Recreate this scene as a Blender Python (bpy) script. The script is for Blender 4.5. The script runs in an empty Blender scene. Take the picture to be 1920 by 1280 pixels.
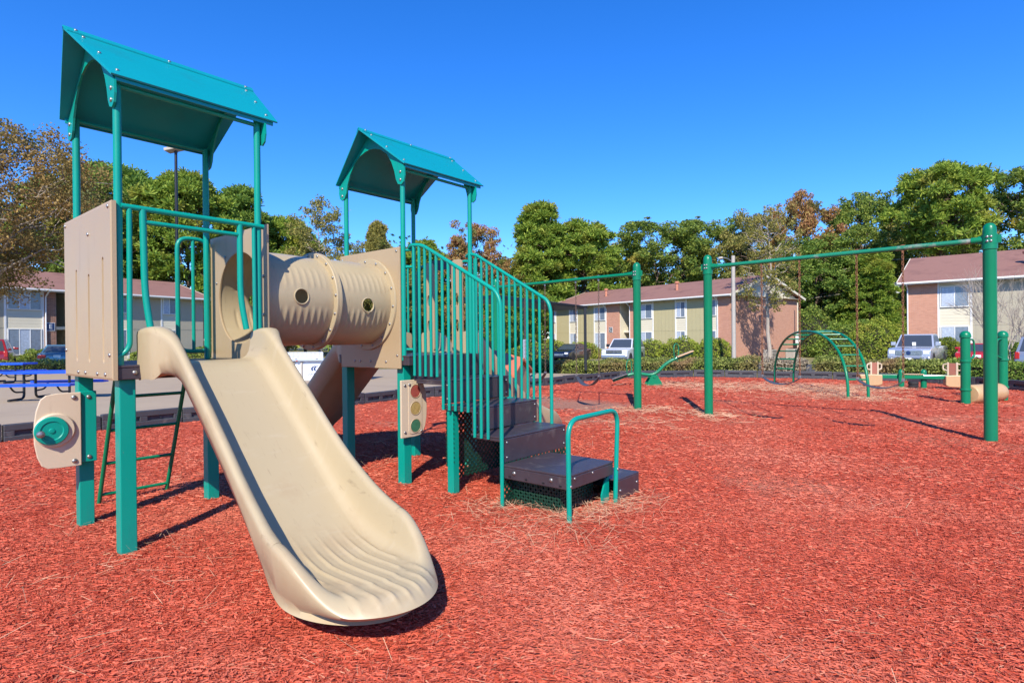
import bpy, bmesh, math, random
import numpy as np
from mathutils import Vector, Matrix
PI = math.pi
R = math.radians
scene = bpy.context.scene
C = scene.collection

# ------------------------------------------------------------------ camera
cd = bpy.data.cameras.new('camera')
cam = bpy.data.objects.new('camera', cd)
C.objects.link(cam)
cd.sensor_width = 36.0
cd.lens = 36.0 * 1080.0 / 1920.0
cd.clip_start = 0.05
cd.clip_end = 3000
cam.matrix_world = (Matrix.Translation((0, 0, 1.45)) @ Matrix.Rotation(PI / 2 - 0.0033, 4, 'X')
                    @ Matrix.Rotation(-0.009, 4, 'Z'))
scene.camera = cam

# ------------------------------------------------------------------ sky and sun
SUN_AZ = R(8.4)      # light travels this far to the right of the view direction
SUN_EL = R(41.0)
w = bpy.data.worlds.new('World')
scene.world = w
w.use_nodes = True
nt = w.node_tree
nt.nodes.clear()
sky = nt.nodes.new('ShaderNodeTexSky')
sky.sky_type = 'NISHITA'
sky.sun_disc = False
sky.sun_elevation = SUN_EL
sky.sun_rotation = PI + SUN_AZ
sky.altitude = 0
sky.air_density = 1.0
sky.dust_density = 0.0
sky.ozone_density = 10.0
hs = nt.nodes.new('ShaderNodeHueSaturation')
hs.inputs['Hue'].default_value = 0.51
hs.inputs['Saturation'].default_value = 1.18
hs.inputs['Value'].default_value = 1.0
bg = nt.nodes.new('ShaderNodeBackground')
bg.inputs['Strength'].default_value = 0.15
wo = nt.nodes.new('ShaderNodeOutputWorld')
nt.links.new(sky.outputs[0], hs.inputs['Color'])
nt.links.new(hs.outputs[0], bg.inputs['Color'])
nt.links.new(bg.outputs[0], wo.inputs['Surface'])

sd = bpy.data.lights.new('sun', 'SUN')
sun = bpy.data.objects.new('sun', sd)
C.objects.link(sun)
sd.energy = 4.0
sd.angle = R(0.53)
sd.color = (1.0, 0.94, 0.82)
ldir = Vector((math.sin(SUN_AZ) * math.cos(SUN_EL), math.cos(SUN_AZ) * math.cos(SUN_EL), -math.sin(SUN_EL)))
sun.rotation_euler = ldir.to_track_quat('-Z', 'Y').to_euler()
sun.location = (-4, -30, 30)

vs = scene.view_settings
vs.view_transform = 'Standard'
vs.look = 'None'
vs.exposure = 0.78
vs.gamma = 1.0
vs.use_curve_mapping = False
scene.cycles.max_bounces = 8
scene.cycles.diffuse_bounces = 5
scene.cycles.transparent_max_bounces = 8
scene.cycles.use_denoising = True

# ------------------------------------------------------------------ helpers
class MB:
    """collects simple shapes for one mesh"""
    def __init__(s):
        s.v = []
        s.f = []

    def add(s, vs_, fs_):
        o = len(s.v)
        s.v += [tuple(a) for a in vs_]
        s.f += [tuple(i + o for i in f) for f in fs_]
        return s

    def box(s, x0, x1, y0, y1, z0, z1):
        vs_ = [(x0, y0, z0), (x1, y0, z0), (x1, y1, z0), (x0, y1, z0), (x0, y0, z1), (x1, y0, z1), (x1, y1, z1), (x0, y1, z1)]
        return s.add(vs_, [(0, 3, 2, 1), (4, 5, 6, 7), (0, 1, 5, 4), (1, 2, 6, 5), (2, 3, 7, 6), (3, 0, 4, 7)])

    def bar(s, a, b, wd, ht, up=(0, 0, 1)):
        a, b = Vector(a), Vector(b)
        d = (b - a).normalized()
        sx = d.cross(Vector(up))
        if sx.length < 1e-5:
            sx = Vector((1, 0, 0))
        sx.normalize()
        uz = sx.cross(d)
        sx = sx * (wd / 2)
        uz = uz * (ht / 2)
        vs_ = [p + i * sx + j * uz for p in (a, b) for i, j in ((-1, -1), (1, -1), (1, 1), (-1, 1))]
        return s.add(vs_, [(0, 1, 2, 3), (7, 6, 5, 4), (0, 4, 5, 1), (1, 5, 6, 2), (2, 6, 7, 3), (3, 7, 4, 0)])

    def tube(s, path, r, n=10, caps=True, closed=False):
        P = [Vector(p) for p in path]
        m = len(P)
        rs = r if isinstance(r, (list, tuple)) else [r] * m
        T = []
        for i in range(m):
            if closed:
                t = P[(i + 1) % m] - P[i - 1]
            else:
                t = P[min(i + 1, m - 1)] - P[max(i - 1, 0)]
            T.append(t.normalized())
        ref = Vector((0, 0, 1)) if abs(T[0].z) < 0.9 else Vector((1, 0, 0))
        nrm = (ref - T[0] * ref.dot(T[0])).normalized()
        vs_ = []
        for i in range(m):
            nrm = (nrm - T[i] * nrm.dot(T[i])).normalized()
            bn = T[i].cross(nrm)
            for k in range(n):
                a = 2 * PI * k / n
                vs_.append(P[i] + (nrm * math.cos(a) + bn * math.sin(a)) * rs[i])
        fs_ = []
        for i in range(m if closed else m - 1):
            j = (i + 1) % m
            for k in range(n):
                k2 = (k + 1) % n
                fs_.append((i * n + k, i * n + k2, j * n + k2, j * n + k))
        if caps and not closed:
            fs_.append(tuple(range(n - 1, -1, -1)))
            fs_.append(tuple((m - 1) * n + k for k in range(n)))
        return s.add(vs_, fs_)

    def lathe(s, prof, o=(0, 0, 0), axis=(0, 0, 1), n=16):
        """prof: (radius, along) pairs"""
        ax = Vector(axis).normalized()
        ref = Vector((1, 0, 0)) if abs(ax.x) < 0.9 else Vector((0, 1, 0))
        u = (ref - ax * ref.dot(ax)).normalized()
        v_ = ax.cross(u)
        o = Vector(o)
        vs_ = []
        for r_, h_ in prof:
            for k in range(n):
                a = 2 * PI * k / n
                vs_.append(o + ax * h_ + (u * math.cos(a) + v_ * math.sin(a)) * max(r_, 1e-4))
        fs_ = []
        for i in range(len(prof) - 1):
            for k in range(n):
                k2 = (k + 1) % n
                fs_.append((i * n + k, i * n + k2, (i + 1) * n + k2, (i + 1) * n + k))
        fs_.append(tuple(range(n - 1, -1, -1)))
        fs_.append(tuple((len(prof) - 1) * n + k for k in range(n)))
        return s.add(vs_, fs_)

    def prism(s, poly, fn, d0, d1):
        """poly: 2D outline; fn(a, b, d) -> 3D point"""
        n = len(poly)
        vs_ = [fn(a, b, d0) for a, b in poly] + [fn(a, b, d1) for a, b in poly]
        fs_ = [tuple(range(n - 1, -1, -1)), tuple(range(n, 2 * n))]
        for i in range(n):
            j = (i + 1) % n
            fs_.append((i, j, n + j, n + i))
        return s.add(vs_, fs_)

    def grid(s, pts, nu, nv, cu=False, cv=False):
        fs_ = []
        for i in range(nu if cu else nu - 1):
            for j in range(nv if cv else nv - 1):
                i2, j2 = (i + 1) % nu, (j + 1) % nv
                fs_.append((i * nv + j, i2 * nv + j, i2 * nv + j2, i * nv + j2))
        return s.add(pts, fs_)


def fillet(path, rad, n=5):
    """round the inner corners of a polyline"""
    P = [Vector(p) for p in path]
    out = [P[0]]
    for i in range(1, len(P) - 1):
        a, b, c = P[i - 1], P[i], P[i + 1]
        d1, d2 = (a - b), (c - b)
        rr = min(rad, d1.length * 0.49, d2.length * 0.49)
        p1, p2 = b + d1.normalized() * rr, b + d2.normalized() * rr
        for k in range(n + 1):
            t = k / n
            out.append((1 - t) ** 2 * p1 + 2 * t * (1 - t) * b + t * t * p2)
    out.append(P[-1])
    return out


def rrect(x0, x1, y0, y1, r, n=4):
    out = []
    for cx, cy, a0 in ((x1 - r, y1 - r, 0), (x0 + r, y1 - r, 90), (x0 + r, y0 + r, 180), (x1 - r, y0 + r, 270)):
        for k in range(n + 1):
            a = R(a0 + 90 * k / n)
            out.append((cx + r * math.cos(a), cy + r * math.sin(a)))
    return out


def mesh_from(name, mb, smooth=False, angle=40):
    me = bpy.data.meshes.new(name)
    me.from_pydata([tuple(v) for v in mb.v], [], mb.f)
    bm = bmesh.new()
    bm.from_mesh(me)
    bmesh.ops.recalc_face_normals(bm, faces=bm.faces)
    bm.to_mesh(me)
    bm.free()
    if smooth:
        me.polygons.foreach_set('use_smooth', [True] * len(me.polygons))
        try:
            me.set_sharp_from_angle(angle=R(angle))
        except Exception:
            pass
    return me


def obj(name, mb, m, parent=None, smooth=False, bevel=0, angle=40):
    me = mb if isinstance(mb, bpy.types.Mesh) else mesh_from(name, mb, smooth, angle)
    o = bpy.data.objects.new(name, me)
    C.objects.link(o)
    if m is not None and not me.materials:
        me.materials.append(m)
    if parent is not None:
        o.parent = parent
    if bevel:
        b = o.modifiers.new('bevel', 'BEVEL')
        b.width = bevel
        b.segments = 2
        b.limit_method = 'ANGLE'
        b.angle_limit = R(35)
    return o


def empty(name, loc=(0, 0, 0), rz=0, parent=None):
    o = bpy.data.objects.new(name, None)
    C.objects.link(o)
    o.location = loc
    o.rotation_euler = (0, 0, rz)
    o.empty_display_size = 0.2
    if parent is not None:
        o.parent = parent
    return o


def tag(o, label, cat, group=None, kind=None):
    o['label'] = label
    if cat:
        o['category'] = cat
    if group:
        o['group'] = group
    if kind:
        o['kind'] = kind
    return o


def struct(o, label=None):
    o['kind'] = 'structure'
    if label:
        o['label'] = label
    return o


def copy_tree(o, parent=None):
    c = o.copy()
    C.objects.link(c)
    c.parent = parent
    for ch in [x for x in bpy.data.objects if x.parent is o]:
        copy_tree(ch, c)
    return c


def cut(o, cutters):
    """boolean holes, applied at once"""
    for mbc in cutters:
        me = mesh_from('cutter', mbc)
        co = bpy.data.objects.new('cutter', me)
        C.objects.link(co)
        co.parent = o.parent
        md = o.modifiers.new('hole', 'BOOLEAN')
        md.object = co
        md.operation = 'DIFFERENCE'
        md.solver = 'EXACT'
        dg = bpy.context.evaluated_depsgraph_get()
        nm = bpy.data.meshes.new_from_object(o.evaluated_get(dg))
        o.modifiers.remove(md)
        o.data = nm
        bpy.data.objects.remove(co)


# ------------------------------------------------------------------ materials
def mat(name, col, rough=0.5, metal=0.0, var=0.10, scale=4.0, bump=0.0, bscale=60.0, col2=None, c2lo=0.5, c2hi=0.7, c2scale=2.0, spec=0.5, coat=0.0, layers=()):
    m = bpy.data.materials.new(name)
    m.use_nodes = True
    t = m.node_tree
    b = t.nodes['Principled BSDF']
    tc = t.nodes.new('ShaderNodeTexCoord')
    nz = t.nodes.new('ShaderNodeTexNoise')
    nz.inputs['Scale'].default_value = scale
    nz.inputs['Detail'].default_value = 5
    t.links.new(tc.outputs['Object'], nz.inputs['Vector'])
    mx = t.nodes.new('ShaderNodeMix')
    mx.data_type = 'RGBA'
    mx.inputs['A'].default_value = tuple(max(0, c * (1 - var)) for c in col) + (1,)
    mx.inputs['B'].default_value = tuple(min(1, c * (1 + var)) for c in col) + (1,)
    t.links.new(nz.outputs['Fac'], mx.inputs['Factor'])
    last = mx.outputs['Result']
    ls_ = ([(col2, c2lo, c2hi, (c2scale,) * 3, 1.0)] if col2 else []) + list(layers)
    for lc, llo, lhi, lsc, lamt in ls_:
        mp_ = t.nodes.new('ShaderNodeMapping')
        mp_.inputs['Scale'].default_value = lsc
        t.links.new(tc.outputs['Object'], mp_.inputs['Vector'])
        n2 = t.nodes.new('ShaderNodeTexNoise')
        n2.inputs['Scale'].default_value = 1.0
        n2.inputs['Detail'].default_value = 8
        n2.inputs['Roughness'].default_value = 0.65
        t.links.new(mp_.outputs[0], n2.inputs['Vector'])
        mr = t.nodes.new('ShaderNodeMapRange')
        mr.inputs['From Min'].default_value = llo
        mr.inputs['From Max'].default_value = lhi
        mr.inputs['To Max'].default_value = lamt
        t.links.new(n2.outputs['Fac'], mr.inputs['Value'])
        m2 = t.nodes.new('ShaderNodeMix')
        m2.data_type = 'RGBA'
        t.links.new(mr.outputs[0], m2.inputs['Factor'])
        t.links.new(last, m2.inputs['A'])
        m2.inputs['B'].default_value = tuple(lc) + (1,)
        last = m2.outputs['Result']
    t.links.new(last, b.inputs['Base Color'])
    b.inputs['Roughness'].default_value = rough
    b.inputs['Metallic'].default_value = metal
    b.inputs['Specular IOR Level'].default_value = spec
    b.inputs['Coat Weight'].default_value = coat
    b.inputs['Coat Roughness'].default_value = 0.08
    # uneven gloss
    mr2 = t.nodes.new('ShaderNodeMapRange')
    mr2.inputs['To Min'].default_value = max(0.02, rough - 0.07)
    mr2.inputs['To Max'].default_value = min(1, rough + 0.09)
    t.links.new(nz.outputs['Fac'], mr2.inputs['Value'])
    t.links.new(mr2.outputs[0], b.inputs['Roughness'])
    if bump:
        n3 = t.nodes.new('ShaderNodeTexNoise')
        n3.inputs['Scale'].default_value = bscale
        n3.inputs['Detail'].default_value = 4
        t.links.new(tc.outputs['Object'], n3.inputs['Vector'])
        bp = t.nodes.new('ShaderNodeBump')
        bp.inputs['Strength'].default_value = bump
        bp.inputs['Distance'].default_value = 0.01
        t.links.new(n3.outputs['Fac'], bp.inputs['Height'])
        t.links.new(bp.outputs[0], b.inputs['Normal'])
    return m


def island_mat(name, cols, rough=0.7, transl=0.0, noise=None, spec=0.3):
    """each leaf / chip its own tone from a ramp; optional noise patches of another colour"""
    m = bpy.data.materials.new(name)
    m.use_nodes = True
    t = m.node_tree
    b = t.nodes['Principled BSDF']
    g = t.nodes.new('ShaderNodeNewGeometry')
    rp = t.nodes.new('ShaderNodeValToRGB')
    while len(rp.color_ramp.elements) < len(cols):
        rp.color_ramp.elements.new(0.5)
    for e, (p, c) in zip(rp.color_ramp.elements, cols):
        e.position = p
        e.color = tuple(c) + (1,)
    t.links.new(g.outputs['Random Per Island'], rp.inputs['Fac'])
    last = rp.outputs['Color']
    if noise:
        tc = t.nodes.new('ShaderNodeTexCoord')
        for sc_, lo, hi, c in noise:
            n2 = t.nodes.new('ShaderNodeTexNoise')
            n2.inputs['Scale'].default_value = sc_
            n2.inputs['Detail'].default_value = 4
            t.links.new(tc.outputs['Object'], n2.inputs['Vector'])
            mr = t.nodes.new('ShaderNodeMapRange')
            mr.inputs['From Min'].default_value = lo
            mr.inputs['From Max'].default_value = hi
            t.links.new(n2.outputs['Fac'], mr.inputs['Value'])
            mx = t.nodes.new('ShaderNodeMix')
            mx.data_type = 'RGBA'
            t.links.new(mr.outputs[0], mx.inputs['Factor'])
            t.links.new(last, mx.inputs['A'])
            mx.inputs['B'].default_value = tuple(c) + (1,)
            last = mx.outputs['Result']
    t.links.new(last, b.inputs['Base Color'])
    b.inputs['Roughness'].default_value = rough
    b.inputs['Specular IOR Level'].default_value = spec
    if transl:
        tr = t.nodes.new('ShaderNodeBsdfTranslucent')
        t.links.new(last, tr.inputs['Color'])
        ms = t.nodes.new('ShaderNodeMixShader')
        ms.inputs['Fac'].default_value = transl
        t.links.new(b.outputs[0], ms.inputs[1])
        t.links.new(tr.outputs[0], ms.inputs[2])
        t.links.new(ms.outputs[0], t.nodes['Material Output'].inputs['Surface'])
    return m


def brick_mat(name, c1, c2, mortar):
    m = bpy.data.materials.new(name)
    m.use_nodes = True
    t = m.node_tree
    b = t.nodes['Principled BSDF']
    tc = t.nodes.new('ShaderNodeTexCoord')
    sp = t.nodes.new('ShaderNodeSeparateXYZ')
    cb = t.nodes.new('ShaderNodeCombineXYZ')
    ad = t.nodes.new('ShaderNodeMath')
    ad.operation = 'ADD'
    t.links.new(tc.outputs['Object'], sp.inputs[0])
    t.links.new(sp.outputs['X'], ad.inputs[0])
    t.links.new(sp.outputs['Y'], ad.inputs[1])
    t.links.new(ad.outputs[0], cb.inputs['X'])
    t.links.new(sp.outputs['Z'], cb.inputs['Y'])
    br = t.nodes.new('ShaderNodeTexBrick')
    br.inputs['Scale'].default_value = 1.0
    br.inputs['Brick Width'].default_value = 0.22
    br.inputs['Row Height'].default_value = 0.075
    br.inputs['Mortar Size'].default_value = 0.006
    br.inputs['Color1'].default_value = tuple(c1) + (1,)
    br.inputs['Color2'].default_value = tuple(c2) + (1,)
    br.inputs['Mortar'].default_value = tuple(mortar) + (1,)
    t.links.new(cb.outputs[0], br.inputs['Vector'])
    t.links.new(br.outputs['Color'], b.inputs['Base Color'])
    b.inputs['Roughness'].default_value = 0.85
    bp = t.nodes.new('ShaderNodeBump')
    bp.inputs['Strength'].default_value = 0.5
    bp.inputs['Distance'].default_value = 0.01
    bp.invert = True
    t.links.new(br.outputs['Fac'], bp.inputs['Height'])
    t.links.new(bp.outputs[0], b.inputs['Normal'])
    return m


def stripe_mat(name, col, pitch, axis='Z', rough=0.6, depth=0.02, var=0.05):
    """lap siding / battens: colour + fine relief"""
    m = mat(name, col, rough=rough, var=var, scale=1.5)
    t = m.node_tree
    b = t.nodes['Principled BSDF']
    tc = t.nodes.new('ShaderNodeTexCoord')
    sp = t.nodes.new('ShaderNodeSeparateXYZ')
    t.links.new(tc.outputs['Object'], sp.inputs[0])
    dv = t.nodes.new('ShaderNodeMath')
    dv.operation = 'DIVIDE'
    dv.inputs[1].default_value = pitch
    t.links.new(sp.outputs[axis], dv.inputs[0])
    fr = t.nodes.new('ShaderNodeMath')
    fr.operation = 'FRACT'
    t.links.new(dv.outputs[0], fr.inputs[0])
    bp = t.nodes.new('ShaderNodeBump')
    bp.inputs['Strength'].default_value = 1.0
    bp.inputs['Distance'].default_value = depth
    bp.invert = True
    t.links.new(fr.outputs[0], bp.inputs['Height'])
    t.links.new(bp.outputs[0], b.inputs['Normal'])
    return m


M = {}
M['teal'] = mat('teal_paint', (0.0005, 0.275, 0.205), 0.38, layers=(((0.01, 0.21, 0.18), 0.50, 0.72, (5, 5, 1.2), 0.8), ((0.22, 0.20, 0.15), 0.69, 0.75, (45, 45, 30), 0.7)), var=0.06, scale=2, bump=0.03, bscale=120, coat=0.06, spec=0.32)
M['green'] = mat('green_paint', (0.0005, 0.18, 0.08), 0.34, layers=(((0.008, 0.14, 0.085), 0.50, 0.72, (5, 5, 1.0), 0.8), ((0.20, 0.17, 0.12), 0.69, 0.75, (40, 40, 26), 0.7)), var=0.08, scale=3, bump=0.03, coat=0.06, spec=0.35)
M['green_worn'] = mat('worn_green_paint', (0.006, 0.19, 0.10), 0.42, var=0.15, scale=3, col2=(0.33, 0.31, 0.27), c2lo=0.56, c2hi=0.66, c2scale=1.4)
M['skyteal'] = mat('teal_sky_tinted', (0.001, 0.27, 0.30), 0.36, layers=(((0.01, 0.20, 0.22), 0.52, 0.74, (2.2, 2.2, 2.2), 0.7), ((0.22, 0.24, 0.22), 0.70, 0.75, (50, 50, 50), 0.7)), var=0.05, scale=1.5, bump=0.02, bscale=80, coat=0.06, spec=0.4)  # the posts' teal with the sky's blue reflection painted into its colour
M['slide'] = mat('cream_plastic', (0.415, 0.328, 0.20), 0.34, layers=(((0.20, 0.14, 0.085), 0.60, 0.74, (70, 5, 9), 0.55), ((0.45, 0.37, 0.25), 0.56, 0.75, (3.5, 14, 2.5), 0.6), ((0.16, 0.12, 0.08), 0.70, 0.78, (38, 38, 38), 0.6)), var=0.07, scale=1.7, bump=0.03, bscale=30, spec=0.30, col2=(0.37, 0.265, 0.155), c2lo=0.56, c2hi=0.8, c2scale=1.6)
M['tan'] = mat('tan_panel_plastic', (0.395, 0.288, 0.165), 0.42, layers=(((0.26, 0.17, 0.10), 0.58, 0.76, (9, 9, 1.1), 0.5), ((0.20, 0.15, 0.10), 0.68, 0.76, (55, 55, 30), 0.6)), var=0.05, scale=3, bump=0.06, bscale=150, col2=(0.365, 0.26, 0.165), c2lo=0.58, c2hi=0.8, c2scale=2.2)
M['lightened_board'] = mat('lightened_tan_plastic', (0.60, 0.475, 0.33), 0.4, var=0.05, scale=3, bump=0.05, bscale=150, layers=(((0.36, 0.26, 0.17), 0.60, 0.78, (9, 9, 2), 0.5), ((0.25, 0.18, 0.12), 0.68, 0.76, (55, 55, 40), 0.6)))  # tan plastic with brighter light mixed into its colour; seesaw backs share it
M['tan2'] = mat('ochre_plastic', (0.50, 0.32, 0.16), 0.45, var=0.08)
M['brown'] = mat('brown_plastisol', (0.046, 0.034, 0.040), 0.42, var=0.2, scale=14, bump=0.15, bscale=60, col2=(0.15, 0.12, 0.11), c2lo=0.58, c2hi=0.75, c2scale=5)
M['steel'] = mat('bolt_steel', (0.36, 0.35, 0.33), 0.42, metal=0.9, var=0.15, scale=40)
M['black'] = mat('black_paint', (0.012, 0.012, 0.014), 0.4, var=0.2)
M['border'] = mat('dark_grey_plastic', (0.050, 0.050, 0.056), 0.5, var=0.25, scale=5, bump=0.08, col2=(0.16, 0.14, 0.13), c2lo=0.6, c2hi=0.85, c2scale=5)
M['seat'] = mat('black_rubber', (0.055, 0.057, 0.065), 0.45, var=0.3, scale=8)
M['rust'] = mat('rusty_chain', (0.22, 0.095, 0.045), 0.75, metal=0.2, var=0.45, scale=30)
M['chain'] = mat('dull_chain', (0.13, 0.085, 0.065), 0.6, metal=0.4, var=0.4, scale=30)
M['blue'] = mat('blue_plastisol', (0.004, 0.075, 0.62), 0.35, var=0.12)
M['concrete'] = mat('court_concrete', (0.365, 0.277, 0.185), 0.85, var=0.10, scale=0.7, bump=0.1, bscale=90, col2=(0.315, 0.235, 0.16), c2lo=0.5, c2hi=0.75, c2scale=0.6)
M['asphalt'] = mat('asphalt', (0.075, 0.073, 0.072), 0.9, var=0.2, scale=2, bump=0.2, bscale=120)
M['white'] = mat('white_paint', (0.74, 0.73, 0.70), 0.5, var=0.05)
M['cream'] = mat('cream_trim', (0.66, 0.60, 0.47), 0.6, var=0.06)
M['glass'] = mat('window_glass', (0.045, 0.055, 0.07), 0.06, var=0.2, scale=1, spec=0.8)
M['curtain'] = mat('pale_curtain', (0.42, 0.47, 0.55), 0.25, var=0.35, scale=9, spec=0.7)
M['brick'] = brick_mat('orange_brick', (0.54, 0.255, 0.165), (0.46, 0.205, 0.13), (0.48, 0.35, 0.27))
M['brick_dark'] = brick_mat('brown_brick', (0.36, 0.15, 0.085), (0.22, 0.09, 0.055), (0.36, 0.29, 0.24))
M['shingle'] = mat('brown_shingles', (0.245, 0.12, 0.092), 0.9, var=0.22, scale=14, bump=0.5, bscale=10, col2=(0.15, 0.07, 0.056), c2lo=0.5, c2hi=0.75, c2scale=0.8)
M['siding'] = stripe_mat('cream_lap_siding', (0.62, 0.56, 0.42), 0.2)
M['olive'] = stripe_mat('olive_panel', (0.44, 0.38, 0.21), 0.4, axis='X', depth=0.01)
M['grey_panel'] = stripe_mat('grey_panel', (0.40, 0.355, 0.26), 0.4, axis='X', depth=0.01)
M['bark'] = mat('pine_bark', (0.16, 0.105, 0.075), 0.9, var=0.35, scale=6, bump=0.6, bscale=14)
M['bark_pale'] = mat('pale_bark', (0.36, 0.30, 0.245), 0.85, var=0.3, scale=5, bump=0.4, bscale=12)
M['wood'] = mat('pole_wood', (0.24, 0.13, 0.08), 0.85, var=0.3, scale=6)
M['wood_grey'] = mat('grey_pole', (0.40, 0.36, 0.31), 0.8, var=0.2, scale=6)
M['navy'] = mat('navy_sign', (0.012, 0.035, 0.12), 0.4, var=0.05)
M['rubber'] = mat('tyre_rubber', (0.02, 0.02, 0.021), 0.8)
M['rim'] = mat('alloy_rim', (0.45, 0.45, 0.46), 0.3, metal=0.8)
M['lampglass'] = mat('headlamp', (0.72, 0.74, 0.78), 0.1, var=0.1, spec=0.8)
M['redlamp'] = mat('red_lamp', (0.42, 0.02, 0.02), 0.2, var=0.1)
M['chrome'] = mat('chrome', (0.62, 0.63, 0.66), 0.18, metal=0.95)
M['dirt'] = mat('bare_dirt', (0.34, 0.17, 0.115), 0.95, var=0.2, bump=0.4)

# ------------------------------------------------------------------ ground
def smooth(a, b, x):
    t = min(1, max(0, (x - a) / (b - a)))
    return t * t * (3 - 2 * t)


def ter(x, y):
    """height of the land: flat round the play area, lower car park to the right"""
    return -0.07 - 0.36 * smooth(23.5 + 0.9 * max(0, 2 - x), 31 + 0.9 * max(0, 2 - x), y + 0.25 * max(0, x - 8)) * smooth(-12, 2, x)


# outline of the wood-chip area (inner face of the border)
BORDER = [(-12.6, -1.5), (-12.1, 3.6), (-9.6, 6.6), (-7.62, 8.6), (-6.05, 10.55), (-3.95, 12.35), (-2.83, 14.1), (-0.35, 16.3), (1.72, 18.75), (3.9, 21.0),
          (6.78, 21.55), (8.8, 20.7), (10.9, 19.6), (12.6, 18.4), (13.35, 16.6), (13.2, 14.2), (13.0, 11.5), (12.9, 5.0), (12.8, -1.5)]


def inside(px, py, poly):
    c = np.zeros(np.shape(px), bool)
    n = len(poly)
    for i in range(n):
        x1, y1 = poly[i]
        x2, y2 = poly[(i + 1) % n]
        cond = ((y1 > py) != (y2 > py)) & (px < (x2 - x1) * (py - y1) / (y2 - y1 + 1e-12) + x1)
        c ^= cond
    return c


gm = mat('grass_ground', (0.17, 0.16, 0.055), 0.95, var=0.3, scale=0.6, bump=0.6, bscale=25, col2=(0.30, 0.24, 0.12), c2lo=0.48, c2hi=0.62, c2scale=0.5)
xs = [-1500, -500, -200, -120] + list(np.arange(-80, 81, 2.0)) + [120, 200, 500, 1500]
ys = [-300, -60, -20, -6] + list(np.arange(0, 101, 2.0)) + [140, 220, 500, 2000]
g = MB()
g.grid([(x, y, ter(x, y)) for x in xs for y in ys], len(xs), len(ys))
struct(obj('ground', g, gm, smooth=True))


def sheet(name, poly, dz, m, step=1.0, z=None):
    """paving that follows the land, clipped to an outline"""
    px = [p[0] for p in poly]
    py = [p[1] for p in poly]
    bm = bmesh.new()
    f = bm.faces.new([bm.verts.new((a, b, 0)) for a, b in poly])
    for k in np.arange(math.floor(min(py)) + step, max(py), step * 2):
        bmesh.ops.bisect_plane(bm, geom=bm.verts[:] + bm.edges[:] + bm.faces[:], plane_co=(0, k, 0), plane_no=(0, 1, 0))
    for k in np.arange(math.floor(min(px)) + step, max(px), step * 2):
        bmesh.ops.bisect_plane(bm, geom=bm.verts[:] + bm.edges[:] + bm.faces[:], plane_co=(k, 0, 0), plane_no=(1, 0, 0))
    for v in bm.verts:
        v.co.z = (ter(v.co.x, v.co.y) if z is None else z) + dz
    bmesh.ops.recalc_face_normals(bm, faces=bm.faces)
    if bm.faces and sum(q.normal.z for q in bm.faces) < 0:
        bmesh.ops.reverse_faces(bm, faces=bm.faces)
    me = bpy.data.meshes.new(name)
    bm.to_mesh(me)
    bm.free()
    return struct(obj(name, me, m))


# concrete court behind the border, in poured slabs
court = [(-60, -2), (-12.95, -2), (-12.4, 3.6), (-9.9, 6.8), (-7.85, 8.85), (-6.25, 10.8), (-4.1, 12.55), (-3.0, 14.3), (-0.55, 16.5), (1.5, 18.95), (3.3, 20.9),
         (5.6, 24.4), (5.4, 28.0), (1.5, 29.6), (-16, 30.2), (-26, 29.0), (-60, 27.0)]
sheet('court_pavement', court, 0.045, M['concrete'])
sheet('parking_lot', [(-70, 30.6), (-26, 31.0), (-16, 32.6), (0, 32.0), (6, 31.0), (12, 28.0), (20, 24.0), (34, 17.0), (60, 17), (60, 24), (30, 33), (18, 41), (10, 48), (-2, 62), (-12, 66),
                      (-16, 44), (-24, 38), (-70, 37)], 0.012, M['asphalt'])

# wood-chip bed
mm = bpy.data.materials.new('mulch_bed')
mm.use_nodes = True
t = mm.node_tree
b = t.nodes['Principled BSDF']
tc = t.nodes.new('ShaderNodeTexCoord')
mp = t.nodes.new('ShaderNodeMapping')
mp.inputs['Scale'].default_value = (1, 2.2, 1)
t.links.new(tc.outputs['Object'], mp.inputs['Vector'])
vo = t.nodes.new('ShaderNodeTexVoronoi')
vo.inputs['Scale'].default_value = 24
t.links.new(mp.outputs[0], vo.inputs['Vector'])
rp = t.nodes.new('ShaderNodeValToRGB')
cr = rp.color_ramp
cr.elements[0].color = (0.40, 0.060, 0.030, 1)
cr.elements[1].color = (0.58, 0.115, 0.060, 1)
e = cr.elements.new(0.5)
e.color = (0.54, 0.095, 0.048, 1)
sepc = t.nodes.new('ShaderNodeSeparateColor')
t.links.new(vo.outputs['Color'], sepc.inputs[0])
t.links.new(sepc.outputs[0], rp.inputs['Fac'])
nz = t.nodes.new('ShaderNodeTexNoise')
nz.inputs['Scale'].default_value = 0.55
nz.inputs['Detail'].default_value = 6
t.links.new(tc.outputs['Object'], nz.inputs['Vector'])
mr = t.nodes.new('ShaderNodeMapRange')
mr.inputs['From Min'].default_value = 0.55
mr.inputs['From Max'].default_value = 0.72
t.links.new(nz.outputs['Fac'], mr.inputs['Value'])
mx = t.nodes.new('ShaderNodeMix')
mx.data_type = 'RGBA'
t.links.new(mr.outputs[0], mx.inputs['Factor'])
t.links.new(rp.outputs[0], mx.inputs['A'])
mx.inputs['B'].default_value = (0.50, 0.20, 0.12, 1)
last = mx.outputs['Result']
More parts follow.
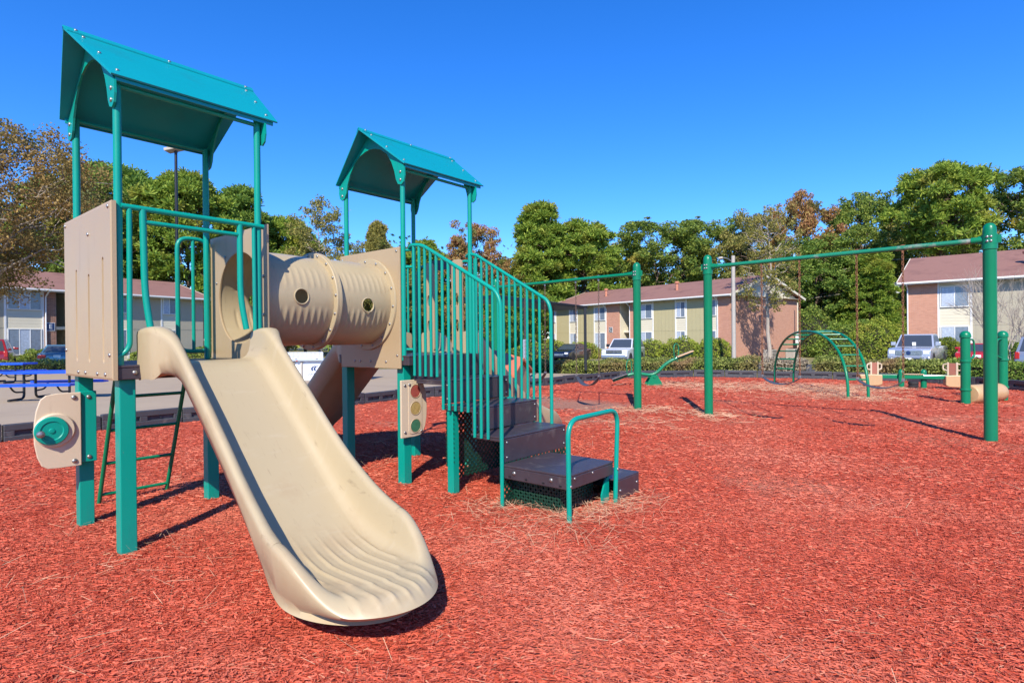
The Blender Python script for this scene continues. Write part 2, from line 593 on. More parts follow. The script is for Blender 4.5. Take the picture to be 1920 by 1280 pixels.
# scuffed hollows of bare dirt where feet drag under the swings
for cx, cy, sx in ((1.55, 12.7, 1.35), (0.35, 13.9, 1.2)):
    mp2 = t.nodes.new('ShaderNodeMapping')
    mp2.vector_type = 'TEXTURE'
    mp2.inputs['Location'].default_value = (cx, cy, 0)
    mp2.inputs['Scale'].default_value = (sx, sx, 1)
    t.links.new(tc.outputs['Object'], mp2.inputs['Vector'])
    gr = t.nodes.new('ShaderNodeTexGradient')
    gr.gradient_type = 'SPHERICAL'
    t.links.new(mp2.outputs[0], gr.inputs['Vector'])
    mrr = t.nodes.new('ShaderNodeMapRange')
    mrr.inputs['From Max'].default_value = 0.5
    mrr.inputs['To Max'].default_value = 0.85
    t.links.new(gr.outputs['Fac'], mrr.inputs['Value'])
    m3 = t.nodes.new('ShaderNodeMix')
    m3.data_type = 'RGBA'
    t.links.new(mrr.outputs[0], m3.inputs['Factor'])
    t.links.new(last, m3.inputs['A'])
    m3.inputs['B'].default_value = (0.36, 0.19, 0.13, 1)
    last = m3.outputs['Result']
t.links.new(last, b.inputs['Base Color'])
b.inputs['Roughness'].default_value = 0.95
b.inputs['Specular IOR Level'].default_value = 0.15
bp = t.nodes.new('ShaderNodeBump')
bp.inputs['Strength'].default_value = 0.9
bp.inputs['Distance'].default_value = 0.03
t.links.new(vo.outputs['Distance'], bp.inputs['Height'])
t.links.new(bp.outputs[0], b.inputs['Normal'])


def mz(x, y):
    """gentle lumps of the chip bed"""
    return 0.012 * np.sin(x * 1.7 + 0.6 * np.sin(y * 1.1)) * np.sin(y * 1.45 + 1.0) + 0.007 * np.sin(x * 4.3 + y * 2.1) * np.sin(y * 3.7 - x) - 0.05 * np.exp(-((x + 0.75) ** 2 + (y - 2.75) ** 2) / 0.16) + 0.02 * np.exp(-((x + 0.75) ** 2 + (y - 2.75) ** 2) / 0.7) - 0.05 * np.exp(-((x - 1.55) ** 2 + (y - 12.7) ** 2) / 0.5) - 0.05 * np.exp(-((x - 4.6) ** 2 + (y - 9.85) ** 2) / 0.3) - 0.05 * np.exp(-((x - 5.6) ** 2 + (y - 8.9) ** 2) / 0.3)


gx = np.arange(-13, 13.6, 0.2)
gy = np.arange(-1.5, 22.0, 0.2)
X, Y = np.meshgrid(gx, gy, indexing='ij')
IN = inside(X + 0.1, Y + 0.1, [(a * 1.006, b_ * 1.006) for a, b_ in BORDER])
Z = mz(X, Y) - 0.004
mbm = MB()
pts = np.stack([X, Y, Z], -1).reshape(-1, 3)
nv = len(gy)
fs = [(i * nv + j, (i + 1) * nv + j, (i + 1) * nv + j + 1, i * nv + j + 1) for i in range(len(gx) - 1) for j in range(nv - 1) if IN[i, j]]
mbm.v = [tuple(p) for p in pts]
mbm.f = fs
mulch = struct(obj('mulch_ground', mbm, mm, smooth=True))

rng = np.random.default_rng(7)


def fast_mesh(name, V, F4, m):
    """V (n,3) floats, F4 (k,4) ints"""
    me = bpy.data.meshes.new(name)
    me.vertices.add(len(V))
    me.vertices.foreach_set('co', np.ascontiguousarray(V, np.float32).ravel())
    k, q = F4.shape
    me.loops.add(k * q)
    me.loops.foreach_set('vertex_index', np.ascontiguousarray(F4, np.int32).ravel())
    me.polygons.add(k)
    me.polygons.foreach_set('loop_start', np.arange(0, k * q, q, dtype=np.int32))
    me.update(calc_edges=True)
    me.materials.append(m)
    return me


def slivers(n, cen, length, width, tilt, yaw=None, roll=0.6):
    """thin bent chips: two quads that share an edge"""
    yaw = rng.uniform(0, 2 * PI, n) if yaw is None else yaw
    pit = rng.normal(0, tilt, n)
    rol = rng.normal(0, roll, n)
    d = np.stack([np.cos(yaw) * np.cos(pit), np.sin(yaw) * np.cos(pit), np.sin(pit)], -1)
    sd_ = np.stack([-np.sin(yaw) * np.cos(rol), np.cos(yaw) * np.cos(rol), np.sin(rol)], -1)
    L = length[:, None] / 2
    W = width[:, None] / 2
    tp = rng.uniform(0.25, 1.0, (n, 1))
    a = cen - d * L
    c = cen + d * L
    V = np.stack([a - sd_ * W * tp, a + sd_ * W, c + sd_ * W * tp, c - sd_ * W], 1).reshape(-1, 3)
    F = (np.arange(n)[:, None] * 4 + np.arange(4)[None])
    return V, F


def chips(n, y0, y1, lmin, lmax, wr, lift, tilt):
    y = np.sqrt(rng.uniform(0, 1, n) * ((y1 + 1) ** 2 - (y0 + 1) ** 2) + (y0 + 1) ** 2) - 1
    x = rng.uniform(-1, 1, n) * (y * 0.98 + 1.3)
    ok = inside(x, y, BORDER)
    for cx, cy, sx in ((1.55, 12.7, 1.0), (0.35, 13.9, 0.9)):
        ok &= ((x - cx) ** 2 + (y - cy) ** 2 > (sx * rng.uniform(0.6, 1.2, n)) ** 2) | (rng.uniform(0, 1, n) < 0.12)
    x, y = x[ok], y[ok]
    n = len(x)
    L = rng.uniform(lmin, lmax, n) * rng.uniform(0.5, 1, n)
    W = L * rng.uniform(wr * 0.5, wr * 1.3, n)
    z = mz(x, y) + rng.uniform(0.0, lift, n)
    return slivers(n, np.stack([x, y, z], -1), L, W, tilt)


VV, FF, o0 = [], [], 0
for a in ((330000, 1.6, 5.0, 0.016, 0.046, 0.20, 0.008, 0.09), (150000, 5.0, 9.5, 0.024, 0.065, 0.22, 0.010, 0.11), (90000, 9.5, 22, 0.04, 0.10, 0.23, 0.012, 0.13)):
    V, F = chips(*a)
    VV.append(V)
    FF.append(F + o0)
    o0 += len(V)
cm = island_mat('wood_chips', [(0.0, (0.24, 0.030, 0.018)), (0.08, (0.46, 0.070, 0.038)), (0.40, (0.57, 0.103, 0.055)), (0.70, (0.61, 0.126, 0.070)), (0.96, (0.63, 0.160, 0.096)), (0.994, (0.58, 0.28, 0.16))],
                0.85, noise=[(0.45, 0.48, 0.66, (0.66, 0.195, 0.118)), (1.3, 0.57, 0.74, (0.42, 0.060, 0.032))], spec=0.2)
o = obj('wood_chips', fast_mesh('wood_chips', np.concatenate(VV), np.concatenate(FF), cm), None)
tag(o, 'loose red wood chips covering the play area ground', 'wood chips', kind='stuff')

# dry straw: blades in patches and round posts
patches = [(0.55, 4.75, 0.55, 480), (-0.1, 4.95, 0.4, 260), (0.95, 5.05, 0.4, 300), (0.2, 4.35, 0.7, 320), (-2.65, 3.85, 0.45, 150), (-2.0, 3.3, 0.9, 220), (-3.4, 4.6, 0.5, 120), (2.55, 11.6, 0.9, 420), (3.66, 10.7, 0.8, 420),
           (5.6, 17.6, 1.6, 1500), (8.6, 15.6, 1.9, 2400), (7.2, 16.4, 2.2, 1700), (9.8, 16.0, 1.5, 900), (8.0, 13.5, 0.9, 700), (-1.6, 8.3, 0.9, 350), (2.1, 8.6, 1.4, 420), (0.9, 7.2, 0.8, 250), (3.2, 4.6, 1.0, 160),
           (1.2, 2.6, 0.7, 110), (-0.4, 2.35, 0.6, 90), (-3.2, 3.1, 0.9, 150), (4.2, 6.4, 1.4, 240), (-4.6, 5.2, 1.2, 240), (-3.4, 6.4, 1.2, 360), (1.9, 10.0, 1.2, 300), (-1.5, 6.9, 0.7, 200), (4.6, 4.2, 1.0, 120)]
VV, FF, o0 = [], [], 0
for cx, cy, rr, n in patches:
    n = n if cy > 9 or (cx - 0.4) ** 2 + (cy - 4.9) ** 2 < 0.6 else n // 3
    x = rng.normal(cx, rr * 0.5, n)
    y = rng.normal(cy, rr * 0.5, n)
    far = cy > 9
    L = rng.uniform(0.05, 0.19, n) * (1.35 if far else 1)
    W = np.full(n, 0.0065 if far else 0.0026)
    z = mz(x, y) + rng.uniform(0.012, 0.05, n)
    V, F = slivers(n, np.stack([x, y, z], -1), L, W, 0.16 if far else 0.28, roll=0.9)
    VV.append(V)
    FF.append(F + o0)
    o0 += len(V)
sm = island_mat('dry_straw', [(0.0, (0.42, 0.20, 0.12)), (0.5, (0.58, 0.33, 0.20)), (1.0, (0.66, 0.44, 0.28))], 0.8)
o = obj('dry_straw', fast_mesh('dry_straw', np.concatenate(VV), np.concatenate(FF), sm), None)
tag(o, 'dry pale straw strewn in patches over the red chips', 'straw', kind='stuff')

# plastic border timbers
bt = MB()
LT, HT, TT = 1.2, 0.27, 0.12
bt.box(-LT / 2, LT / 2, 0.045, TT, 0.0, HT)                 # back
bt.box(-LT / 2, LT / 2, 0.0, 0.047, 0.17, HT)               # upper lip
bt.box(-LT / 2, LT / 2, -0.01, 0.047, 0.0, 0.095)           # lower lip
for x0, x1 in ((-0.6, -0.47), (-0.06, 0.06), (0.47, 0.6)):
    bt.box(x0, x1, 0.002, 0.048, 0.09, 0.175)
for x0 in (-0.27, 0.27):
    bt.box(x0 - 0.015, x0 + 0.015, 0.02, 0.05, 0.12, 0.15)
bt_me = mesh_from('border_timber', bt)
bt_me.materials.append(M['border'])
bord = empty('play_area_border', (0, 0, 0))
tag(bord, 'dark grey plastic timber border edging the red chip play area', 'border')
pts = [Vector((a, b_, 0)) for a, b_ in BORDER[1:-1]]
seg = []
for i in range(len(pts) - 1):
    a, b_ = pts[i], pts[i + 1]
    n = max(1, round((b_ - a).length / 1.2))
    for k in range(n):
        seg.append((a.lerp(b_, k / n), a.lerp(b_, (k + 1) / n)))
for i, (a, b_) in enumerate(seg):
    d = b_ - a
    o = obj('border_timber', bt_me, None, bord, bevel=0.012)
    o.location = (a + b_) / 2 + Vector((0, 0, -0.02 + 0.012 * math.sin(i * 2.3)))
    o.rotation_euler = (0, 0, math.atan2(d.y, d.x) + 0.012 * math.sin(i * 1.7))
    o.scale = (d.length / 1.2 * 0.985, 1, 1)

# ------------------------------------------------------------------ play structure
ps = empty('play_structure', (-2.684, 3.992, 0), R(50.25))
tag(ps, 'teal and tan playground structure with two roofed towers, tunnel, slides and brown stairs', 'playground')
LD = 0.97                     # deck side
T2 = 2.466                    # start of the second tower along x
ZD = 1.30                     # deck top

bolt_mb = MB()
bolt_mb.lathe([(0.0125, 0.0), (0.012, 0.003), (0.009, 0.006), (0.004, 0.0075)], n=10)
bolt_me = mesh_from('bolt', bolt_mb, True)
bolt_me.materials.append(M['steel'])


def bolts(parent, pts, nrm, s=1.0):
    q = Vector((0, 0, 1)).rotation_difference(Vector(nrm))
    for p in pts:
        o = obj('bolt', bolt_me, None, parent)
        o.rotation_mode = 'QUATERNION'
        o.location = p
        o.rotation_quaternion = q
        o.scale = (s, s, s)


leg_mb = MB().box(-0.05, 0.05, -0.05, 0.05, -0.25, 1.199)
leg_me = mesh_from('leg_post', leg_mb)
pipe_mb = MB().tube([(0, 0, 1.25), (0, 0, 3.21)], 0.0255, 14)
pipe_me = mesh_from('roof_post', pipe_mb, True)
for x0 in (0, T2):
    for px_, py_ in ((0, 0), (LD, 0), (0, LD), (LD, LD)):
        o = obj('leg_post', leg_me, M['teal'], ps, bevel=0.006)
        o.location = (x0 + px_, py_, 0)
        o = obj('roof_post', pipe_me, M['teal'], ps)
        o.location = (x0 + px_ - 0.05, py_ - 0.065, 0)

# decks
tread = mat('brown_tread_deck', (0.048, 0.036, 0.044), 0.36, var=0.25, scale=10, bump=0.1, bscale=50, col2=(0.12, 0.10, 0.095), c2lo=0.56, c2hi=0.76, c2scale=6)
tt = tread.node_tree
vv = tt.nodes.new('ShaderNodeTexVoronoi')
vv.inputs['Scale'].default_value = 34
vv.inputs['Randomness'].default_value = 0.0
tcc = tt.nodes.new('ShaderNodeTexCoord')
mpp = tt.nodes.new('ShaderNodeMapping')
mpp.inputs['Rotation'].default_value = (0, 0, R(45))
mpp.inputs['Scale'].default_value = (1, 0.6, 1)
tt.links.new(tcc.outputs['Object'], mpp.inputs['Vector'])
tt.links.new(mpp.outputs[0], vv.inputs['Vector'])
bpn = tt.nodes.new('ShaderNodeBump')
bpn.inputs['Strength'].default_value = 0.5
bpn.inputs['Distance'].default_value = 0.006
bpn.invert = True
tt.links.new(vv.outputs['Distance'], bpn.inputs['Height'])
gn = tt.nodes.new('ShaderNodeNewGeometry')
gs = tt.nodes.new('ShaderNodeSeparateXYZ')
tt.links.new(gn.outputs['True Normal'], gs.inputs[0])
gq = tt.nodes.new('ShaderNodeMath')
gq.operation = 'MULTIPLY'
gq.inputs[1].default_value = 0.5
gq.use_clamp = True
tt.links.new(gs.outputs['Z'], gq.inputs[0])
tt.links.new(gq.outputs[0], bpn.inputs['Strength'])
tt.links.new(bpn.outputs[0], tt.nodes['Principled BSDF'].inputs['Normal'])
for x0, e in ((0, 0.0), (T2, 0.07)):
    d = MB()
    d.box(x0 - 0.075, x0 + LD + 0.045, -0.10 - e, LD + 0.07, ZD - 0.02, ZD)
    d.box(x0 - 0.072, x0 + LD + 0.042, -0.097 - e, -0.06 - e, 1.2, ZD - 0.019)
    d.box(x0 - 0.072, x0 + LD + 0.042, LD + 0.03, LD + 0.067, 1.2, ZD - 0.019)
    d.box(x0 - 0.072, x0 - 0.04, -0.059 - e, LD + 0.029, 1.2, ZD - 0.019)
    d.box(x0 + LD + 0.01, x0 + LD + 0.042, -0.059 - e, LD + 0.029, 1.2, ZD - 0.019)
    dk = obj('deck', d, tread, ps, bevel=0.006)
    bolts(dk, [(x0 + 0.03, -0.098 - e, 1.247), (x0 + LD - 0.05, -0.098 - e, 1.247)], (0, -1, 0), 1.3)

# roofs
def roof(x0, ze, zr, xo0, xo1, rr0, rr1):
    e = empty('roof', (x0, 0, 0), parent=ps)
    qn, qr, qf = -0.15, 0.42, 1.0
    th = 0.014
    for (q0, z0, q1, z1, a0, a1) in ((qn, ze, qr, zr, xo0, xo1), (qf, ze - 0.025, qr, zr, xo0 - 0.03, xo1 - 0.03)):
        m_ = MB()
        nz_ = Vector((0, -(z1 - z0), (q1 - q0))).normalized()
        if nz_.z < 0:
            nz_ = -nz_
        nz_ = nz_ * th
        c = [Vector((a0, q0, z0)), Vector((a1, q0, z0)), Vector((rr1, q1, z1)), Vector((rr0, q1, z1))]
        m_.add(c + [k - nz_ for k in c], [(0, 1, 2, 3), (7, 6, 5, 4), (0, 4, 5, 1), (1, 5, 6, 2), (2, 6, 7, 3), (3, 7, 4, 0)])
        # folded drip lip along the eave
        sg = 1 if q0 < q1 else -1
        m_.box(a0 + 0.03, a1 - 0.03, min(q0 + sg * 0.02, q0 + sg * 0.032), max(q0 + sg * 0.02, q0 + sg * 0.032), z0 - 0.035, z0 + 0.004)
        obj('roof_panel', m_, M['skyteal'], e, bevel=0.002)
    cap = MB()
    for sg in (-1, 1):
        s_ = (zr - ze) / 0.57
        c = [Vector((rr0 - 0.004, qr, zr + 0.012)), Vector((rr1 + 0.004, qr, zr + 0.012)), Vector((rr1 - 0.012, qr + sg * 0.055, zr + 0.012 - 0.055 * s_)), Vector((rr0 + 0.012, qr + sg * 0.055, zr + 0.012 - 0.055 * s_))]
        cap.add(c + [k - Vector((0, 0, 0.010)) for k in c], [(0, 1, 2, 3), (7, 6, 5, 4), (0, 4, 5, 1), (1, 5, 6, 2), (2, 6, 7, 3), (3, 7, 4, 0)])
    obj('ridge_cap', cap, M['skyteal'], e)
    sl = Vector((0, -(zr - ze), 0.57)).normalized()
    pts = []
    for fx in (0.06, 0.94):
        for f in (0.12, 0.5, 0.85):
            q = qn + 0.57 * f
            a0 = xo0 + (rr0 - xo0) * f
            a1 = xo1 + (rr1 - xo1) * f
            pts.append((a0 + (a1 - a0) * fx, q, ze + (zr - ze) * f + 0.002))
    bolts(e, pts, sl, 0.95)
    pts = [(rr0 + (rr1 - rr0) * f, qr - 0.028, zr + 0.012 - 0.02) for f in (0.05, 0.5, 0.95)]
    bolts(e, pts, sl, 0.95)
    # eave pipes
    for q in (-0.065, LD - 0.065):
        obj('eave_beam', MB().tube([(-0.06, q, ze - 0.045), (LD - 0.04, q, ze - 0.045)], 0.016, 10), M['teal'], e, smooth=True)
    # arched gable plates
    dz = ze - 3.24
    outline = [(-0.135, 3.205), (-0.09, 3.26), (0.42, 3.655), (0.93, 3.245), (0.985, 3.19)]
    lobeR = [(0.99, 3.12), (0.975, 3.06), (0.935, 3.035), (0.885, 3.05), (0.855, 3.10)]
    inner = [(0.83, 3.19), (0.78, 3.29), (0.70, 3.39), (0.60, 3.455), (0.50, 3.485), (0.42, 3.492), (0.34, 3.485), (0.24, 3.455), (0.14, 3.39), (0.065, 3.29), (0.02, 3.19)]
    lobeL = [(-0.005, 3.10), (-0.035, 3.05), (-0.085, 3.035), (-0.125, 3.06), (-0.14, 3.12)]
    poly = [(a, b_ + dz) for a, b_ in outline + lobeR + inner + lobeL]
    for xa in (-0.085, LD - 0.02):
        gmb = MB().prism(poly, lambda a, b_, d: (d, a, b_), xa, xa + 0.014)
        go = obj('gable_arch', gmb, M['teal'], e)
        xb = xa - 0.001 if xa < 0 else xa + 0.015
        bolts(go, [(xb, q, z_ + dz) for q, z_ in ((-0.075, 3.085), (-0.075, 3.165), (0.925, 3.085), (0.925, 3.165))], (-1 if xa < 0 else 1, 0, 0), 1.2)
    return e


roof(0, 3.24, 3.69, -0.105, 1.054, -0.233, 1.12)
roof(T2, 3.215, 3.655, -0.095, 1.07, -0.225, 1.135)

# ribbed side panel
def relief_panel(name, x, y0, y1, z0, z1, rel, nu, nv_, th=0.022, sgn=-1):
    m_ = MB()
    pts = []
    for i in range(nu):
        for j in range(nv_):
            a = y0 + (y1 - y0) * i / (nu - 1)
            b_ = z0 + (z1 - z0) * j / (nv_ - 1)
            ed = min(a - y0, y1 - a, b_ - z0, z1 - b_)
            drop = 0.006 * (1 - smooth(0, 0.014, ed))
            pts.append((x + sgn * (th - drop - rel(a, b_)), a, b_))
    m_.grid(pts, nu, nv_)
    n0 = len(m_.v)
    m_.add([(x, y0, z0), (x, y1, z0), (x, y1, z1), (x, y0, z1)], [(0, 1, 2, 3)])
    # rim
    ring = [i * nv_ for i in range(nu)] + [(nu - 1) * nv_ + j for j in range(1, nv_)] + [i * nv_ + nv_ - 1 for i in range(nu - 2, -1, -1)] + [j for j in range(nv_ - 2, 0, -1)]
    vs_ = [m_.v[i] for i in ring]
    bs_ = [(x, v[1], v[2]) for v in vs_]
    k = len(ring)
    m_.add(vs_ + bs_, [(i, (i + 1) % k, k + (i + 1) % k, k + i) for i in range(k)])
    return m_


def grooves(a, b_):
    r = 0
    for q, zt in ((0.70, 1.985), (0.39, 1.93), (0.065, 2.02)):
        zb = 1.335
        dq = abs(a - q)
        dz = max(0, b_ - zt, zb - b_)
        d = math.hypot(dq, dz)
        if d < 0.032:
            r = max(r, 0.028 * (1 - smooth(0.0135, 0.0185, d)) * (0.30 + 0.70 * smooth(zb - 0.02, zt - 0.1, b_)))
    return r


pn = obj('side_panel', relief_panel('side_panel', -0.075, -0.115, 1.035, 1.2, 2.405, grooves, 300, 170, 0.032), M['tan'], ps, smooth=True)
bolts(pn, [(-0.108, q, z_) for q, z_ in ((-0.06, 2.37), (0.985, 2.37), (0.39, 2.235), (-0.07, 1.37), (0.66, 1.237), (0.48, 1.237), (0.2, 1.237), (0.024, 1.237), (0.985, 1.4))], (-1, 0, 0), 1.15)

# front guard rail over the slide mouth
gr_ = empty('front_rail', parent=ps)
YF = -0.085
obj('top_rail', MB().tube([(-0.04, YF, 2.38), (0.955, YF, 2.378)], 0.020, 12), M['teal'], gr_, smooth=True)
obj('cross_rail', MB().tube([(0.105, YF, 2.289), (0.765, YF, 2.289)], 0.0165, 12), M['teal'], gr_, smooth=True)
obj('baluster', MB().tube(fillet([(0.010, YF, 2.37), (0.006, YF, 1.41), (-0.075, YF + 0.01, 1.345)], 0.09), 0.0175, 12), M['teal'], gr_, smooth=True)
obj('grab_bar', MB().tube(fillet([(0.092, YF, 2.375), (0.100, YF, 1.80), (0.125, YF - 0.02, 1.56)], 0.12), 0.0225, 12), M['teal'], gr_, smooth=True)
obj('grab_bar', MB().tube(fillet([(0.765, YF, 2.37), (0.765, YF, 1.80), (0.80, YF - 0.02, 1.55)], 0.12), 0.0225, 12), M['teal'], gr_, smooth=True)
obj('baluster', MB().tube([(0.876, YF, 2.37), (0.880, YF, 1.36)], 0.0155, 12), M['teal'], gr_, smooth=True)

# rails either side of the ladder opening
for xa, xb in ((0.985, 0.72), (-0.04, 0.225)):
    e = empty('ladder_rail', parent=ps)
    yb = LD + 0.06
    s_ = 1 if xb > xa else -1
    obj('rail_loop', MB().tube(fillet([(xa, yb, 1.37), (xa, yb, 2.40), (xb, yb, 2.40), (xb, yb, 1.37), (xa, yb, 1.37)], 0.10), 0.0195, 12), M['teal'], e, smooth=True)
    obj('baluster', MB().tube([((xa + xb) / 2, yb, 1.37), ((xa + xb) / 2, yb, 2.40)], 0.015, 12), M['teal'], e, smooth=True)

# ladder
ld = empty('ladder', parent=ps)
for xa in (0.27, 0.83):
    obj('ladder_rail', MB().tube(fillet([(xa, LD + 0.05, 1.28), (xa, LD + 0.16, 1.22), (xa, LD + 0.74, -0.12)], 0.12), 0.018, 12), M['green'], ld, smooth=True)
for z_ in (0.98, 0.68, 0.37, 0.07):
    yy = LD + 0.16 + (1.22 - z_) / 1.34 * 0.58
    obj('rung', MB().tube([(0.27, yy, z_), (0.83, yy, z_)], 0.015, 12), M['green'], ld, smooth=True)

# slides
def lerp_tab(tab, d):
    for i in range(len(tab) - 1):
        a, b_ = tab[i], tab[i + 1]
        if d <= b_[0]:
            t_ = max(0, (d - a[0]) / (b_[0] - a[0]))
            return [a[k] + (b_[k] - a[k]) * t_ for k in range(1, len(a))]
    return list(tab[-1][1:])


def crom(tab, n):
    """smooth a table of stations (Catmull-Rom on the index)"""
    out = []
    m_ = len(tab)
    for i in range(m_ - 1):
        p0, p1, p2, p3 = tab[max(i - 1, 0)], tab[i], tab[i + 1], tab[min(i + 2, m_ - 1)]
        for k in range(n):
            t_ = k / n
            out.append([0.5 * (2 * b_ + (c - a) * t_ + (2 * a - 5 * b_ + 4 * c - d) * t_ * t_ + (3 * b_ - a - 3 * c + d) * t_ ** 3) for a, b_, c, d in zip(p0, p1, p2, p3)])
    out.append(list(tab[-1]))
    return out


# along, floor z, wall height, rim half width, floor half width, outer lip, skirt depth, rib strength
ST = [(-0.03, 1.315, 0.235, 0.345, 0.320, 0.125, 0.36, 0), (0.10, 1.313, 0.25, 0.340, 0.315, 0.125, 0.36, 0), (0.20, 1.30, 0.255, 0.335, 0.308, 0.115, 0.35, 0), (0.31, 1.245, 0.255, 0.330, 0.300, 0.075, 0.22, 0),
      (0.42, 1.160, 0.25, 0.330, 0.298, 0.052, 0.13, 0), (0.64, 0.975, 0.25, 0.330, 0.298, 0.05, 0.11, 0), (0.85, 0.795, 0.25, 0.330, 0.298, 0.05, 0.11, 0), (1.05, 0.622, 0.25, 0.332, 0.300, 0.05, 0.11, 0),
      (1.25, 0.472, 0.255, 0.337, 0.304, 0.05, 0.12, 0), (1.42, 0.370, 0.262, 0.342, 0.309, 0.05, 0.140, 0.0), (1.57, 0.305, 0.255, 0.346, 0.313, 0.051, 0.185, 0.15), (1.70, 0.268, 0.238, 0.352, 0.318, 0.053, 0.26, 0.6), (1.83, 0.246, 0.218, 0.356, 0.322, 0.055, 0.325, 0.85)]
NF = 60
LF = 0.60            # how far the rounded foot reaches past the last station


def half_section(H, wr, wf, lip, sk, rib, hf=1.0, ribs_at=None, floor_h=None):
    """profile from the centre line outwards: (x, z above floor, is_floor)"""
    s_ = min(1.0, max(0.05, H / 0.16))
    out = []
    for k in range(NF + 1):
        x = (wf - 0.075) * k / NF
        out.append((x, 0.010 * (x / wf) ** 2))
    tk = 0.075 * smooth(0.15, 0.32, sk) * (0 if lip > 0.07 else 1)
    wall = [(wr + lip * 0.90 - tk, H - sk), (wr + lip * 0.98 - tk * 0.3, H - sk * 0.72), (wr + lip, H - min(0.05, sk * 0.5) * s_), (wr + lip * 0.97, H - 0.022 * s_), (wr + lip * 0.82, H - 0.006 * s_), (wr + lip * 0.5, H), (wr + 0.2 * lip, H - 0.003 * s_),
            (wr - 0.004, H - 0.015 * s_), (wr - 0.012, H - 0.042 * s_), (wr - 0.018, H * 0.68), (wf + 0.004, H * 0.46), (wf - 0.006, H * 0.28), (wf - 0.024, H * 0.13), (wf - 0.052, H * 0.05)]
    return out + wall[::-1]


def rib_z(x, wf, rib):
    z = 0.0
    for j in range(7):
        c = (-0.84 + 1.68 * j / 6) * (wf - 0.06)
        z += 0.013 * rib * math.exp(-((x - c) / 0.0115) ** 2)
    return z


def slide_mesh(name, fn, deep=0.0):
    m_ = MB()
    rows = []
    sts = crom(ST, 5)
    NW = NF + 1
    for d, zf, H, wr, wf, lip, sk, rib in sts:
        if d < 1.3:
            sk = sk + deep * (1 - smooth(1.0, 1.3, d))
        hs_ = half_section(H, wr, wf, lip, sk, rib)
        half = [(x, z + (rib_z(x, wf, rib) if i < NW else 0)) for i, (x, z) in enumerate(hs_)]
        zu = min(-0.045, (0.115 - zf) * smooth(1.42, 1.80, d) - 0.045 * (1 - smooth(1.42, 1.80, d)))
        ring = half[::-1] + [(-x, z) for x, z in half[1:]] + [(-(wf + 0.02), zu), (0, zu), (wf + 0.02, zu)]
        rows.append([fn(x, d, zf + z) for x, z in ring])
    n = len(rows[0])
    m_.grid([p for r_ in rows for p in r_], len(rows), n, cv=True)
    m_.f.append(tuple(range(n)))
    # rounded foot: the end profile turned about the centre line of the mouth
    d, zf, H, wr, wf, lip, sk, rib = sts[-1]
    NP = 150
    fan = []
    R0 = wr + lip
    for k in range(NP + 1):
        ph_ = -PI / 2 + PI * k / NP          # -90 left side .. 90 right side
        hf = smooth(R(40), R(92), abs(ph_))
        hs_ = half_section(H, wr, wf, lip, sk, rib)
        row = []
        for i, (x, z) in enumerate(hs_):
            rr = x / R0
            xx = x * math.sin(ph_)
            dd = d + rr * LF * math.cos(ph_)
            if i < NW:
                z2 = z + rib_z(xx, wf, rib) * (1 - 0.0 * hf)
            else:
                w_ = 1 - hf
                # towards the front the wall sinks into a rolled lip
                lo_ = H - sk
                flat = -0.062 * max(0, (rr - 0.80) / 0.20) ** 2.2 + rib_z(xx, wf, rib) * max(0, 1 - max(0, (rr - 0.9) / 0.07))
                if z < lo_ + 0.3 * sk + 0.001 and i >= len(hs_) - 2:
                    flat = lo_ if i == len(hs_) - 1 else -0.085
                z2 = z * hf + flat * w_
                if i == len(hs_) - 1:
                    z2 = lo_
                    k_ = 1 - 0.05 * w_
                    xx, dd = xx * k_, d + (dd - d) * k_
            row.append(fn(xx, dd, zf + z2))
        zu = 0.115 - zf
        row.append(fn((wf + 0.02) * math.sin(ph_), d + (wf + 0.02) / R0 * LF * math.cos(ph_), zf + zu))
        row.append(fn(0, d, zf + zu))
        fan.append(row)
    m_.grid([p for r_ in fan for p in r_], NP + 1, len(fan[0]))
    me = bpy.data.meshes.new(name)
    me.from_pydata([tuple(v) for v in m_.v], [], m_.f)
    bm = bmesh.new()
    bm.from_mesh(me)
    bmesh.ops.remove_doubles(bm, verts=bm.verts, dist=0.0004)
    bmesh.ops.dissolve_degenerate(bm, dist=0.0002, edges=bm.edges)
    bmesh.ops.recalc_face_normals(bm, faces=bm.faces)
    bm.to_mesh(me)
    bm.free()
    me.polygons.foreach_set('use_smooth', [True] * len(me.polygons))
    me.set_sharp_from_angle(angle=R(70))
    return me


s1 = obj('slide', slide_mesh('slide', lambda x, d, z: (0.525 + x - 0.075 * smooth(1.0, 2.0, d), -0.085 - d, z)), M['slide'], ps)
s1['label'] = 'cream slide nearest the camera, ribbed at its foot'
s2 = obj('slide', slide_mesh('slide', lambda x, d, z: (T2 + 0.5 - x, LD + 0.07 + d, z)), M['slide'], ps)
s2['label'] = 'cream slide running down behind the tunnel, in shade'
s3 = obj('slide', slide_mesh('slide', lambda x, d, z: (T2 + LD + 0.045 + d * 0.94, 0.45 + x * 0.85, z), 0.22), M['slide'], ps)
s3['label'] = 'cream slide beyond the brown stairs'
bolts(s1, [(0.115, -0.12, 1.245), (0.935, -0.12, 1.245)], (0, -1, 0), 1.4)
# recess cups round the two hood bolts
for xx in (0.115, 0.935):
    obj('bolt_cup', MB().lathe([(0.024, 0), (0.024, 0.002), (0.014, 0.0025), (0.013, 0.0)], (xx, -0.1165, 1.245), (0, -1, 0), 16), M['tan2'], s1)

